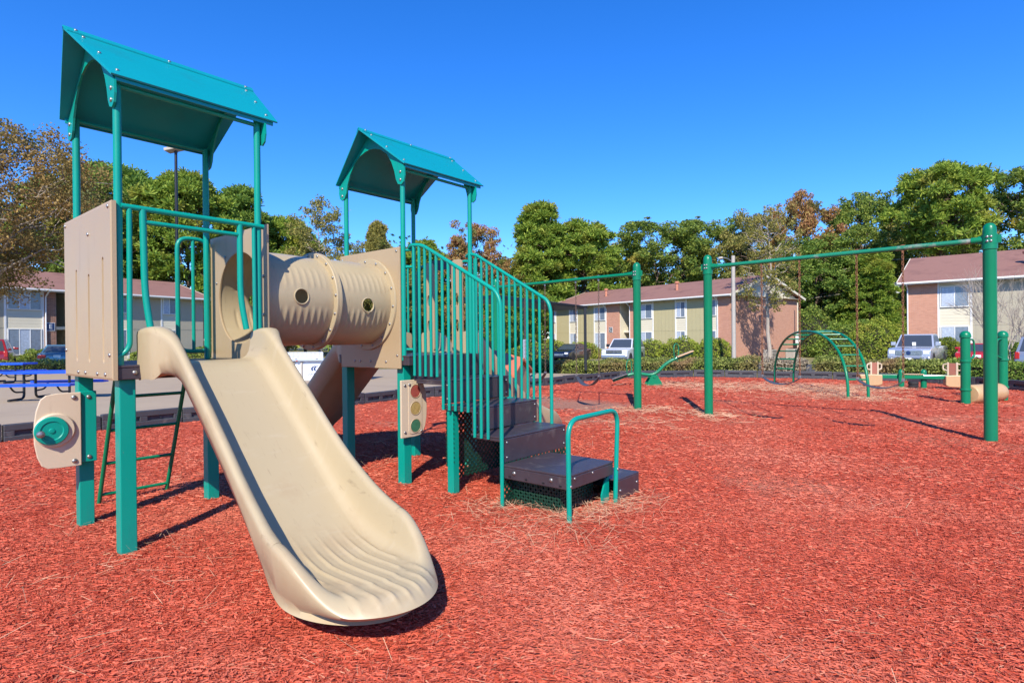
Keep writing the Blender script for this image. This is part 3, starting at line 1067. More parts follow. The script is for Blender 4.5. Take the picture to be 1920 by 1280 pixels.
# entry panels beside the far slide: tan cheeks with oval holes and a dark header
ep = empty('slide_entry', parent=ps)
xe = T2 + LD + 0.02
for q0, q1 in ((0.62, 0.80), (0.14, 0.31)):
    ch = obj('cheek_panel', MB().prism(rrect(q0, q1, 1.31, 2.40, 0.05), lambda a, b_, d: (d, a, b_), xe, xe + 0.022), M['tan'], ep)
    cutters = []
    for zc in (1.62, 1.93):
        c_ = MB().prism([((q0 + q1) / 2 + 0.035 * math.cos(k * PI / 12), zc + 0.075 * math.sin(k * PI / 12)) for k in range(24)], lambda a, b_, d: (d, a, b_), xe - 0.1, xe + 0.1)
        cutters.append(c_)
    cut(ch, cutters)
obj('header', MB().prism([(0.30, 2.10), (0.38, 2.30), (0.63, 2.30), (0.66, 2.10), (0.80, 2.13), (0.80, 2.40), (0.66, 2.43), (0.36, 2.41), (0.30, 2.36)], lambda a, b_, d: (d, a, b_), xe + 0.024, xe + 0.05), M['brown'], ep)
obj('rail_loop', MB().tube(fillet([(xe + 0.03, 0.02, 1.33), (xe + 0.03, 0.02, 2.37), (xe + 0.03, 0.21, 2.37), (xe + 0.03, 0.21, 1.33)], 0.09), 0.017, 10), M['teal'], ep, smooth=True)
obj('rail_loop', MB().tube(fillet([(xe + 0.03, 0.95, 1.33), (xe + 0.03, 0.95, 2.37), (xe + 0.03, 0.76, 2.37), (xe + 0.03, 0.76, 1.33)], 0.09), 0.017, 10), M['teal'], ep, smooth=True)
# rails on the near side of tower two beside the stairs
nr = empty('stair_top_rail', parent=ps)
for za in (2.36, 2.19, 1.36):
    obj('cross_rail', MB().tube([(T2 - 0.03, -0.07, za), (T2 + 0.01, -0.16, za)], 0.014, 10), M['teal'], nr, smooth=True)
obj('guard_post', MB().tube([(T2 + 0.01, -0.16, 1.34), (T2 + 0.01, -0.16, 2.37)], 0.018, 10), M['teal'], nr, smooth=True)
obj('guard_post', MB().tube([(T2 + LD - 0.03, -0.12, 1.34), (T2 + LD - 0.03, -0.12, 2.37)], 0.018, 10), M['teal'], nr, smooth=True)
# rail across the opening above the second slide
br_ = empty('back_rail', parent=ps)
yb = LD + 0.06
obj('top_rail', MB().tube([(T2, yb, 2.38), (T2 + LD, yb, 2.38)], 0.018, 10), M['teal'], br_, smooth=True)
for xa in (0.05, 0.17, 0.82, 0.93):
    obj('baluster', MB().tube([(T2 + xa, yb, 1.36), (T2 + xa, yb, 2.38)], 0.014, 10), M['teal'], br_, smooth=True)

# tunnel and its end plates
QC, ZC, RT = 0.455, 1.835, 0.415


def holed_plate(x0, x1, q0, q1, z0, z1, rh, n=64):
    """rectangular plate with a round hole"""
    m_ = MB()
    A_, B_ = [], []
    for k in range(n):
        a = 2 * PI * (k + 0.5) / n
        c, s_ = math.cos(a), math.sin(a)
        A_.append((QC + rh * c, ZC + rh * s_))
        t_ = min(((q1 - QC) / c if c > 0 else (q0 - QC) / c), ((z1 - ZC) / s_ if s_ > 0 else (z0 - ZC) / s_))
        B_.append([QC + t_ * c, ZC + t_ * s_])
    for cq, cz in ((q0, z0), (q1, z0), (q1, z1), (q0, z1)):
        k = min(range(n), key=lambda i: (B_[i][0] - cq) ** 2 + (B_[i][1] - cz) ** 2)
        B_[k] = [cq, cz]
    rows = []
    for (x, ring) in ((x0, A_), (x0, B_), (x1, B_), (x1, A_)):
        rows += [(x, a, b_) for a, b_ in ring]
    m_.grid(rows, 4, n, cu=True, cv=True)
    return m_


tun = empty('tunnel', parent=ps)
p1 = obj('end_plate', holed_plate(LD + 0.035, LD + 0.057, -0.04, 1.03, 1.19, 2.42, RT - 0.015), M['tan'], tun, bevel=0.006)
p2_ = obj('end_plate', holed_plate(T2 - 0.10, T2 - 0.078, -0.065, 0.955, 1.165, 2.39, RT - 0.015), M['tan'], tun, bevel=0.006)
bolts(p1, [(LD + 0.034, QC + 0.465 * math.cos(R(a)), ZC + 0.465 * math.sin(R(a))) for a in (20, 55, 90, 125, 160, 200, 235)], (-1, 0, 0), 1.1)
bolts(p2_, [(T2 - 0.101, q, z_) for q, z_ in ((-0.02, 2.35), (-0.02, 1.30), (0.91, 2.34), (0.91, 1.42), (0.16, 1.235), (0.42, 1.235), (0.60, 1.235), (0.70, 1.235))], (-1, 0, 0), 1.1)
xm = 1.715
for xa, xb, hx, hz in ((LD + 0.058, xm, 1.355, 1.845), (xm, T2 - 0.101, 2.055, 1.797)):
    m_ = MB()
    nu, nv_ = 72, 144
    for sgn_r in (0, 1):
        pts = []
        for i in range(nu):
            f = i / (nu - 1)
            x = xa + (xb - xa) * f
            for j in range(nv_):
                th = 2 * PI * j / nv_
                # near side is th = pi; short raised ribs above and below the windows
                rib = 0
                ph = math.sin(th)
                for sgn in (-1, 1):
                    dth = abs(((th - (PI if sgn < 0 else 0) + PI) % (2 * PI)) - PI)
                    win = smooth(0.16, 0.30, abs(dth)) * (1 - smooth(0.55, 0.78, abs(dth)))
                    ridge = 0.5 + 0.5 * math.cos(2 * PI * (f * 10.5))
                    rib = max(rib, win * ridge ** 2 * smooth(0.10, 0.2, f) * (1 - smooth(0.8, 0.92, f)))
                barrel = 0.010 * math.sin(PI * f)
                r_ = RT + barrel + (0.0075 if ph < 0 else 0.004) * rib - (0.010 if sgn_r else 0)
                pts.append((x, QC + r_ * math.cos(th), ZC + r_ * math.sin(th)))
        m_.grid(pts, nu, nv_, cv=True)
    n = nu * nv_
    for i in (0, nu - 1):
        for j in range(nv_):
            j2 = (j + 1) % nv_
            m_.f.append((i * nv_ + j, i * nv_ + j2, n + i * nv_ + j2, n + i * nv_ + j))
    to = obj('tunnel_half', m_, M['slide'], tun, smooth=True, angle=50)
    cut(to, [MB().lathe([(0.066, -0.7), (0.066, 0.7)], (hx, QC, hz), (0, 1, 0), 32)])
    for s_ in (-1, 1):
        yy = QC + s_ * math.sqrt((RT + 0.012) ** 2 - (hz - ZC) ** 2)
        obj('window_rim', MB().tube([(hx + 0.068 * math.cos(k * PI / 16), yy, hz + 0.068 * math.sin(k * PI / 16)) for k in range(32)], 0.006, 8, closed=True), M['slide'], to, smooth=True)
# bolted flange rings
fl = MB().lathe([(RT - 0.02, -0.030), (RT + 0.048, -0.030), (RT + 0.055, -0.024), (RT + 0.055, -0.003), (RT + 0.052, -0.001), (RT + 0.052, 0.001), (RT + 0.055, 0.003), (RT + 0.055, 0.024), (RT + 0.048, 0.030), (RT - 0.02, 0.030)], (xm, QC, ZC), (1, 0, 0), 96)
fl.f = fl.f[:-2]
n = 96
fl.f += [(k, (k + 1) % n, 9 * n + (k + 1) % n, 9 * n + k) for k in range(n)]
fo = obj('flange', fl, M['slide'], tun, smooth=True, angle=35)
bolts(fo, [(xm + 0.0, QC + (RT + 0.054) * math.cos(R(a)), ZC + (RT + 0.054) * math.sin(R(a))) for a in ()], (-1, 0, 0))
for xf, a_list, nx in ((xm - 0.031, range(65, 300, 22), -1), (T2 - 0.125, range(65, 300, 24), -1)):
    bolts(fo if nx and xf < 2 else p2_, [(xf, QC + (RT + 0.030) * math.cos(R(a)), ZC + (RT + 0.030) * math.sin(R(a))) for a in a_list], (nx, 0, 0), 1.15)
ef = MB().lathe([(RT - 0.012, -0.024), (RT + 0.06, -0.024), (RT + 0.064, -0.018), (RT + 0.064, -0.002), (RT - 0.012, -0.002)], (T2 - 0.10, QC, ZC), (1, 0, 0), 96)
ef.f = ef.f[:-2] + [(k, (k + 1) % n, 4 * n + (k + 1) % n, 4 * n + k) for k in range(n)]
obj('flange', ef, M['slide'], tun, smooth=True, angle=35)

# steering panel on the back-left post
wp = empty('wheel_panel', parent=ps)
wy = 0.83
outl = [(-0.055, 0.505), (-0.055, 1.072)] + [(-0.20, 1.072), (-0.27, 1.062), (-0.305, 1.03), (-0.33, 0.95), (-0.342, 0.86), (-0.345, 0.79), (-0.342, 0.70), (-0.325, 0.60), (-0.30, 0.535), (-0.265, 0.51), (-0.20, 0.505)]
wo_ = obj('board', MB().prism(outl, lambda a, b_, d: (a, d, b_), wy, wy + 0.02), M['lightened_board'], wp, bevel=0.005)
obj('hub_ring', MB().lathe([(0.128, 0), (0.128, 0.012), (0.118, 0.022), (0.110, 0.022)], (-0.222, wy, 0.797), (0, -1, 0), 48), M['lightened_board'], wp, smooth=True, angle=30)
dk = obj('wheel_disc', MB().lathe([(0.104, 0.010), (0.106, 0.030), (0.100, 0.040), (0.072, 0.042), (0.066, 0.036), (0.02, 0.036), (0.016, 0.042), (0.003, 0.043)], (-0.245, wy, 0.797), (0, -1, 0), 48), M['teal'], wp, smooth=True, angle=30)
obj('knob', MB().lathe([(0.010, 0.0), (0.012, 0.015), (0.024, 0.024), (0.027, 0.037), (0.022, 0.049), (0.008, 0.055)], (-0.318, wy - 0.036, 0.783), (0, -1, 0), 20), M['steel'], wp, smooth=True)
bolts(wo_, [(-0.10, wy - 0.001, 1.035), (-0.10, wy - 0.001, 0.545)], (0, -1, 0), 1.5)
cb_ = obj('clamp_plate', MB().box(-0.056, 0.052, wy + 0.022, wy + 0.090, 0.52, 1.075), M['teal'], wp, bevel=0.006)
bolts(cb_, [(0.0, wy + 0.021, 1.03), (0.0, wy + 0.021, 0.56)], (0, -1, 0), 1.3)

# traffic-light panel on the second tower's front post
tp_ = empty('traffic_light_panel', parent=ps)
ty = -0.085
outl = [(2.34, 0.475), (2.34, 1.052), (2.52, 1.052), (2.585, 1.045), (2.625, 1.02), (2.655, 0.955), (2.673, 0.87), (2.678, 0.765), (2.673, 0.66), (2.655, 0.575), (2.625, 0.51), (2.585, 0.483), (2.52, 0.475)]
to_ = obj('board', MB().prism(outl, lambda a, b_, d: (a, d, b_), ty - 0.022, ty), M['lightened_board'], tp_, bevel=0.006)
obj('face_plate', MB().prism(rrect(2.43, 2.605, 0.505, 1.025, 0.04), lambda a, b_, d: (a, d, b_), ty - 0.028, ty - 0.0225), M['lightened_board'], tp_, bevel=0.002)
for zc, cl, nm in ((0.935, (0.34, 0.075, 0.055), 'red_lens'), (0.762, (0.42, 0.29, 0.10), 'yellow_lens'), (0.585, (0.05, 0.16, 0.085), 'green_lens')):
    ml = mat(nm, cl, 0.35, var=0.3, scale=30, bump=0.3, bscale=80)
    lo_ = obj(nm, MB().lathe([(0.064, 0.0), (0.064, 0.0075), (0.045, 0.0085), (0.01, 0.009)], (2.518, ty - 0.022, zc), (0, -1, 0), 32), ml, tp_, smooth=True)
    obj('lens_rim', MB().tube([(2.518 + 0.067 * math.cos(k * PI / 16), ty - 0.029, zc + 0.067 * math.sin(k * PI / 16)) for k in range(32)], 0.004, 6, closed=True), M['tan'], lo_)
bolts(to_, [(2.385, ty - 0.023, 1.0), (2.385, ty - 0.023, 0.53), (2.44, ty - 0.029, 1.005), (2.595, ty - 0.029, 0.525)], (0, -1, 0), 1.2)

# stairs
st = empty('stairs', parent=ps)
XL, XR = T2 - 0.015, T2 + LD - 0.02
for s0, s1_, zt in ((0.17, 0.60, 1.065), (0.56, 0.985, 0.83), (0.95, 1.345, 0.597)):
    m_ = MB()
    m_.box(XL, XR, -s1_, -s0, zt - 0.018, zt)
    m_.box(XL + 0.002, XR - 0.002, -s1_ + 0.002, -s1_ + 0.02, zt - 0.225, zt - 0.017)
    m_.box(XL + 0.002, XL + 0.02, -s1_ + 0.021, -s0 - 0.03, zt - 0.045, zt - 0.017)
    m_.box(XR - 0.02, XR - 0.002, -s1_ + 0.021, -s0 - 0.03, zt - 0.045, zt - 0.017)
    so = obj('step', m_, tread, st, bevel=0.007)
    bolts(so, [(XR - 0.04, -s1_ + 0.001, zt - 0.05), (XR - 0.04, -s1_ + 0.001, zt - 0.18), (XL + 0.05, -s1_ + 0.001, zt - 0.05), (XL + 0.05, -s1_ + 0.001, zt - 0.18)], (0, -1, 0), 0.9)
m_ = MB().box(XL, XR, -0.195, -0.172, 1.065, ZD - 0.004)
obj('riser', m_, M['brown'], st, bevel=0.004)
# landing
m_ = MB()
m_.box(2.44, 3.145, -2.035, -1.335, 0.345, 0.365)
for bx in ((2.443, 3.142, -2.032, -2.012), (2.443, 3.142, -1.358, -1.338), (2.443, 2.463, -2.011, -1.359), (3.122, 3.142, -2.011, -1.359)):
    m_.box(*bx, 0.245, 0.346)
lo = obj('landing', m_, tread, st, bevel=0.007)
bolts(lo, [(2.442, -1.47, 0.305), (2.442, -1.86, 0.305)], (-1, 0, 0), 1.5)
bolts(lo, [(2.53, -2.033, 0.325), (2.8, -2.033, 0.325)], (0, -1, 0), 1.0)
for yy in (-1.42, -1.6, -1.78, -1.95):
    obj('drain_slot', MB().box(2.4405, 2.4432, yy - 0.012, yy + 0.012, 0.262, 0.275), M['black'], lo)
m_ = MB()
m_.box(3.15, 3.58, -2.06, -1.40, 0.185, 0.20)
m_.box(3.152, 3.578, -2.058, -2.04, 0.0, 0.186)
m_.box(3.56, 3.578, -2.039, -1.402, 0.0, 0.186)
ls = obj('step', m_, tread, st, bevel=0.007)
bolts(ls, [(3.22, -2.059, 0.09), (3.53, -2.059, 0.11)], (0, -1, 0), 1.1)
obj('landing_bracket', MB().prism([(3.02, -0.1), (3.02, 0.08), (3.08, 0.20), (3.14, 0.24), (3.14, -0.1)], lambda a, b_, d: (a, d, b_), -1.99, -1.975), M['teal'], st)


M['shade_green'] = mat('shade_darkened_green', (0.006, 0.042, 0.026), 0.45, var=0.2)  # dark screen green, blackened further to paint in shade below the stairs


def mesh_screen(name, fn, wd, ht, mt, parent, pitch=0.055):
    """expanded-metal screen: diamond strands"""
    m_ = MB()
    n = int((wd + ht) / pitch) + 2
    for i in range(-int(ht / pitch) - 1, n):
        for sg in (1, -1):
            a0 = i * pitch
            lo_, hi_ = 0.0, ht
            # line a = a0 + sg*b
            b0, b1 = 0.0, ht
            if sg > 0:
                b0 = max(b0, -a0)
                b1 = min(b1, wd - a0)
            else:
                b0 = max(b0, a0 - wd)
                b1 = min(b1, a0)
            if b1 - b0 < 0.02:
                continue
            m_.bar(fn(a0 + sg * b0, b0), fn(a0 + sg * b1, b1), 0.006, 0.019)
    return obj(name, m_, mt, parent)


mesh_screen('mesh_screen', lambda a, b_: (2.56 + a, -1.86, 0.0 + b_), 0.52, 0.25, M['shade_green'], st)
mesh_screen('mesh_screen', lambda a, b_: (2.56, -1.86 + a, 0.0 + b_), 0.5, 0.25, M['shade_green'], st)
mesh_screen('mesh_screen', lambda a, b_: (2.47 + a, -1.34, 0.0 + b_), 0.95, 0.37, M['shade_green'], st)
mesh_screen('mesh_screen', lambda a, b_: (2.48, -0.60 - a, 0.25 + b_), 0.10, 0.58, M['shade_green'], st, 0.045)
mesh_screen('mesh_screen', lambda a, b_: (2.55 + a, -0.58, 0.10 + b_), 0.8, 0.72, M['shade_green'], st, 0.06)
obj('support_post', MB().box(XL + 0.02, XL + 0.10, -0.70, -0.62, -0.2, 0.84), M['teal'], st, bevel=0.005)
obj('support_post', MB().box(XR - 0.12, XR - 0.04, -0.70, -0.62, -0.2, 0.84), M['teal'], st, bevel=0.005)

# stair railings
def railing(x, q0, qs, qe, ztop, zend, qpost, zfoot, label):
    e = empty('stair_railing', parent=ps)
    e['label'] = label
    path = fillet([(x + 0.02, q0 + 0.05, ztop - 0.005), (x, q0, ztop + 0.015), (x, qs, ztop), (x, qe, zend), (x, qpost, zend - 0.10), (x, qpost, zfoot)], 0.075)
    obj('hand_rail', MB().tube(path, 0.0185, 12), M['teal'], e, smooth=True)
    n = 13
    for i in range(n):
        s_ = -(abs(q0) + 0.02 + (abs(qe) - abs(q0) - 0.06) * (i + 0.2) / n)
        zt = ztop + 0.01 if abs(s_) <= abs(qs) else ztop + (zend - ztop) * (abs(s_) - abs(qs)) / (abs(qe) - abs(qs))
        zb = 1.10 if s_ > -0.60 else (0.79 if s_ > -1.0 else 0.57)
        if x > 3:
            zb = 1.04 if s_ > -0.58 else (0.81 if s_ > -0.95 else 0.59)
        obj('baluster', MB().tube([(x, s_, zb), (x, s_, zt)], 0.0148, 10), M['teal'], e, smooth=True)
    return e


railing(T2 - 0.035, -0.17, -0.33, -1.29, 2.385, 1.875, -1.343, -0.1, 'teal stair railing on the tunnel side of the brown stairs')
railing(T2 + LD - 0.05, -0.04, -0.15, -1.15, 2.41, 1.845, -1.19, 0.58, 'teal stair railing on the far side of the brown stairs')
# grab hoop at the landing
hp = obj('grab_hoop', MB().tube(fillet([(2.415, -2.055, -0.15), (2.405, -2.055, 0.81), (3.19, -2.055, 0.822), (3.125, -2.055, -0.15)], 0.15, 8), 0.0205, 14), M['teal'], ps, smooth=True)
bolts(hp, [(2.412, -2.076, 0.29), (3.15, -2.076, 0.30)], (0, -1, 0), 1.0)

# ------------------------------------------------------------------ swings
def swing_frame(a, b_, label, worn):
    a, b_ = Vector(a), Vector(b_)
    e = empty('swing_set', a)
    tag(e, label, 'swing set', 'green swing sets')
    d = b_ - a
    ln = d.length
    e.rotation_euler = (0, 0, math.atan2(d.y, d.x))
    prof = [(0.078, -0.3), (0.078, 2.62), (0.079, 2.625), (0.088, 2.63), (0.088, 2.70), (0.079, 2.705), (0.078, 2.88), (0.074, 2.925), (0.060, 2.962), (0.035, 2.985), (0.008, 2.992)]
    for x in (0, ln):
        p = obj('post', MB().lathe(prof, (x, 0, 0), n=24), M['green'], e, smooth=True)
        s_ = 1 if x == 0 else -1
        obj('bar_socket', MB().tube([(x + s_ * 0.06, 0, 2.765), (x + s_ * 0.20, 0, 2.765)], 0.045, 14), M['green'], p, smooth=True)
        cl = MB().lathe([(0.080, 2.70), (0.090, 2.70), (0.090, 2.83), (0.080, 2.83)], (x, 0, 0), n=24)
        cl.box(x - 0.125, x - 0.085, -0.012, 0.012, 2.71, 2.82)
        cl.box(x + 0.085, x + 0.125, -0.012, 0.012, 2.71, 2.82)
        obj('clamp', cl, M['green'], p, smooth=True)
        bolts(p, [(x + k, -0.0905, z_) for k in (-0.02, 0.02) for z_ in (2.735, 2.795)], (0, -1, 0), 1.4)
    obj('crossbar', MB().tube([(0.1, 0, 2.765), (ln - 0.1, 0, 2.765)], 0.036, 14), M['green_worn'] if worn else M['green'], e, smooth=True)
    return e, ln


FA, FB = (3.655, 10.73, 0), (6.576, 7.92, 0)
FC, FD = (-0.39, 14.54, 0), (2.547, 11.71, 0)
sf1, L1 = swing_frame(FA, FB, 'green swing frame on the right, its near post tallest in the picture', True)
sf2, L2 = swing_frame(FC, FD, 'green swing frame behind the stair railing, farther from the camera', False)


def chain_mesh(a, b_, name):
    """interlocked links from a to b"""
    a, b_ = Vector(a), Vector(b_)
    d = (b_ - a)
    n = int(d.length / 0.047)
    d1 = d.normalized()
    s0 = d1.orthogonal().normalized()
    s1_ = d1.cross(s0)
    m_ = MB()
    for i in range(n):
        c = a + d * ((i + 0.5) / n)
        sx = s0 if i % 2 else s1_
        pts = []
        for k in range(10):
            t_ = 2 * PI * k / 10
            pts.append(c + d1 * (0.031 * math.cos(t_)) + sx * (0.0145 * math.sin(t_)))
        m_.tube(pts, 0.0052, 5, closed=True)
    return m_


def swing(base, ang, t0, t1, zlow, label, cm_, sag):
    e = empty('swing', base, ang)
    tag(e, label, 'swing', 'belt swings')
    mid = (t0 + t1) / 2
    hw = (t1 - t0) / 2 - 0.005
    zc = zlow + sag
    for t_, s_ in ((t0, -1), (t1, 1)):
        ch = obj('chain', chain_mesh((t_, 0, 2.70), (mid + s_ * hw, 0, zc + 0.02), 'chain'), cm_, e, smooth=True)
        hg = MB().tube([(t_ + 0.043 * math.sin(k * PI / 6), 0, 2.765 + 0.043 * math.cos(k * PI / 6)) for k in range(12)], 0.009, 6, closed=True)
        hg.box(t_ - 0.012, t_ + 0.012, -0.014, 0.014, 2.69, 2.728)
        obj('hanger', hg, M['rust'] if cm_ is M['rust'] else M['steel'], ch)
        obj('seat_clip', MB().box(mid + s_ * hw - 0.018, mid + s_ * hw + 0.018, -0.03, 0.03, zc - 0.012, zc + 0.03), M['steel'], e, bevel=0.004)
    # belt seat: hanging strip, wide in the middle
    pts = []
    n = 21
    for side in (0, 1):
        for i in range(n):
            f = -1 + 2 * i / (n - 1)
            z_ = zc - sag * (1 - abs(f) ** 2.2) - side * 0.012
            wd = 0.045 + 0.045 * (1 - f * f)
            for y_ in (-wd, 0, wd):
                pts.append((mid + hw * f, y_, z_ - (0.006 if y_ == 0 else 0)))
    m_ = MB()
    m_.grid(pts[:n * 3], n, 3)
    m_.grid(pts[n * 3:], n, 3)
    k = n * 3
    for i in range(n - 1):
        for j in (0, 2):
            m_.f.append((i * 3 + j, (i + 1) * 3 + j, k + (i + 1) * 3 + j, k + i * 3 + j))
    for i in (0, n - 1):
        for j in (0, 1):
            m_.f.append((i * 3 + j, i * 3 + j + 1, k + i * 3 + j + 1, k + i * 3 + j))
    obj('seat', m_, M['seat'], e, smooth=True)
    return e


a1 = math.atan2(FB[1] - FA[1], FB[0] - FA[0])
swing(FA, a1, 0.98, 1.60, 0.655, 'belt swing on rusty chains, left one of the right-hand frame', M['rust'], 0.115)
swing(FA, a1, 2.44, 3.05, 0.665, 'belt swing on rusty chains, nearest the big right-hand post', M['rust'], 0.115)
swing(FC, a1, L2 - 1.561, L2 - 0.945, 0.44, 'belt swing on thin chains in front of the parked cars', M['chain'], 0.20)
swing(FC, a1, L2 - 3.10, L2 - 2.46, 0.47, 'belt swing half hidden behind the stair railing', M['chain'], 0.20)

# ------------------------------------------------------------------ arch climber
ac = empty('arch_climber', (8.3, 15.9, 0))
tag(ac, 'green arched ladder climber with two curved rails beyond the swings', 'climber')
ends = [((7.80, 13.38), (8.47, 18.6)), ((8.24, 13.33), (8.86, 18.15))]
rails = []
for (ax_, ay_), (bx_, by_) in ends:
    path = []
    for k in range(33):
        t_ = PI * k / 32
        f = 0.5 - 0.5 * math.copysign(abs(math.cos(t_)) ** 0.9, math.cos(t_))
        z_ = 1.60 * (math.sin(t_) ** 0.78) if 0 < k < 32 else -0.08
        path.append((ax_ + (bx_ - ax_) * f - 8.3, ay_ + (by_ - ay_) * f - 15.9, z_))
    rails.append(path)
    obj('curved_rail', MB().tube(path, 0.033, 12), M['green'], ac, smooth=True)
for k in range(2, 31, 2):
    obj('rung', MB().tube([rails[0][k], rails[1][k]], 0.02, 8), M['green'], ac, smooth=True)

# ------------------------------------------------------------------ green seesaw
ss = empty('seesaw', (4.36, 17.8, 0), R(-4))
tag(ss, 'green pipe seesaw with hoop handles, right end raised', 'seesaw', 'seesaws')
obj('base', MB().prism([(-0.27, -0.05), (-0.20, 0.12), (-0.08, 0.33), (0.08, 0.33), (0.20, 0.12), (0.27, -0.05)], lambda a, b_, d: (a, d, b_), -0.22, -0.19), M['green'], ss)
obj('base', MB().prism([(-0.27, -0.05), (-0.20, 0.12), (-0.08, 0.33), (0.08, 0.33), (0.20, 0.12), (0.27, -0.05)], lambda a, b_, d: (a, d, b_), 0.19, 0.22), M['green'], ss)
obj('axle', MB().tube([(0, -0.24, 0.27), (0, 0.24, 0.27)], 0.04, 12), M['green'], ss, smooth=True)
obj('beam', MB().tube(fillet([(-1.25, 0, 0.15), (-0.55, 0, 0.40), (0.02, 0, 0.27), (0.42, 0, 0.72), (1.2, 0, 1.0)], 0.28), 0.052, 12), M['green'], ss, smooth=True)
for sx, px_, pz in ((-1, -1.02, 0.26), (1, 0.98, 0.95)):
    sl_ = 0.36
    c = Vector((px_, 0, pz + 0.02))
    d = Vector((math.cos(sl_), 0, math.sin(sl_)))
    if sx < 0:
        d = Vector((math.cos(0.34), 0, math.sin(0.34)))
    m_ = MB().bar(c - d * 0.28, c + d * 0.24, 0.26, 0.035)
    obj('seat', m_, M['brown'] if sx < 0 else M['tan2'], ss, bevel=0.012)
    hpt = c - d * sx * 0.30 + Vector((0, 0, 0.05))
    obj('handle', MB().tube(fillet([hpt + Vector((k * 0.8, k * 0.75, z_)) for k, z_ in ((-0.09, -0.08), (-0.12, 0.22), (-0.07, 0.36), (0.07, 0.36), (0.12, 0.22), (0.09, -0.08))], 0.07), 0.016, 10), M['green'], ss, smooth=True)
    obj('foot_rest', MB().tube([hpt + Vector((0, -0.22, -0.17)), hpt + Vector((0, 0.22, -0.17))], 0.014, 8), M['green'], ss, smooth=True)

# ------------------------------------------------------------------ plank seesaw with ochre seats
M['terracotta_seat'] = mat('terracotta_panel', (0.34, 0.13, 0.085), 0.5, var=0.15)
s2 = empty('seesaw', (11.15, 16.05, 0), R(-24))
tag(s2, 'low green beam seesaw with two ochre plastic seats near the hedge', 'seesaw', 'seesaws')
obj('beam', MB().box(-1.15, 1.15, -0.05, 0.05, 0.26, 0.37), M['green'], s2, bevel=0.01)
for x in (-0.28, 0.28):
    obj('pivot_post', MB().lathe([(0.075, -0.2), (0.075, 0.42), (0.07, 0.47), (0.04, 0.51), (0.01, 0.52)], (x, -0.10 if x < 0 else 0.10, 0), n=16), M['green'], s2, smooth=True)
obj('spring_drum', MB().lathe([(0.12, 0.0), (0.13, 0.02), (0.11, 0.05), (0.13, 0.08), (0.11, 0.11), (0.13, 0.14), (0.12, 0.2)], (0.02, 0, -0.02), n=20), M['rubber'], s2, smooth=True)
obj('pivot_cap', MB().box(-0.26, 0.26, -0.07, 0.07, 0.375, 0.395), M['tan2'], s2, bevel=0.006)
for sx in (-1, 1):
    c = sx * 1.03
    prof = [(c - sx * 0.30, 0.10), (c - sx * 0.22, -0.02 + 0.08), (c, 0.05), (c + sx * 0.18, 0.16), (c + sx * 0.26, 0.36), (c - sx * 0.10, 0.38), (c - sx * 0.30, 0.36)]
    so = obj('seat', MB().prism(prof, lambda a, b_, d: (a, d, b_), -0.15, 0.15), M['tan2'], s2, bevel=0.02)
    hx = c - sx * 0.12

    def turned(nm, mb_, mt, sm_=False):
        o_ = obj(nm, mb_, mt, so, smooth=sm_, bevel=0 if sm_ else 0.008)
        o_.location = (hx, -0.02, 0)
        o_.rotation_euler = (0, 0, R(62) * sx)
    for y_ in (-1, 1):
        turned('back_board', MB().box(-0.02, 0.02, y_ * 0.10 - 0.022, y_ * 0.10 + 0.022, 0.34, 0.72), M['lightened_board'])
        turned('handle', MB().tube(fillet([(0, y_ * 0.115, 0.50), (0, y_ * 0.215, 0.52), (0, y_ * 0.215, 0.66), (0, y_ * 0.115, 0.68)], 0.05), 0.019, 8), M['lightened_board'], True)
    turned('back_plate', MB().box(-0.010, 0.010, -0.077, 0.077, 0.38, 0.70), M['terracotta_seat'])

# ------------------------------------------------------------------ log roller
lr = empty('log_roller', (9.68, 12.3, 0), math.atan2(0.55, 1.27))
tag(lr, 'tan log roll between two green posts with grab handles', 'log roller')
for x, s_ in ((0, 1), (1.38, -1)):
    po = obj('post', MB().lathe([(0.088, -0.2), (0.088, 1.40), (0.102, 1.405), (0.104, 1.44), (0.096, 1.485), (0.07, 1.525), (0.03, 1.545), (0.01, 1.548)], (x, 0, 0), n=22), M['green'], lr, smooth=True)
    for z_ in (0.27, 0.88):
        obj('collar', MB().lathe([(0.089, 0), (0.102, 0.003), (0.106, 0.025), (0.102, 0.047), (0.089, 0.05)], (x, 0, z_), n=22), M['green'], po, smooth=True)
    obj('handle', MB().tube(fillet([(x + s_ * 0.06, -0.02, 1.37), (x + s_ * 0.26, -0.02, 1.36), (x + s_ * 0.29, -0.02, 1.0), (x + s_ * 0.06, -0.02, 0.92)], 0.08), 0.02, 10), M['green'], po, smooth=True)
obj('log', MB().lathe([(0.04, 0.13), (0.17, 0.14), (0.195, 0.17), (0.20, 0.3), (0.20, 1.08), (0.195, 1.21), (0.17, 1.24), (0.04, 1.25)], (0, 0.0, 0.19), (1, 0, 0), 28), M['tan2'], lr, smooth=True)
obj('axle', MB().tube([(0.05, 0, 0.19), (1.33, 0, 0.19)], 0.022, 10), M['steel'], lr, smooth=True)

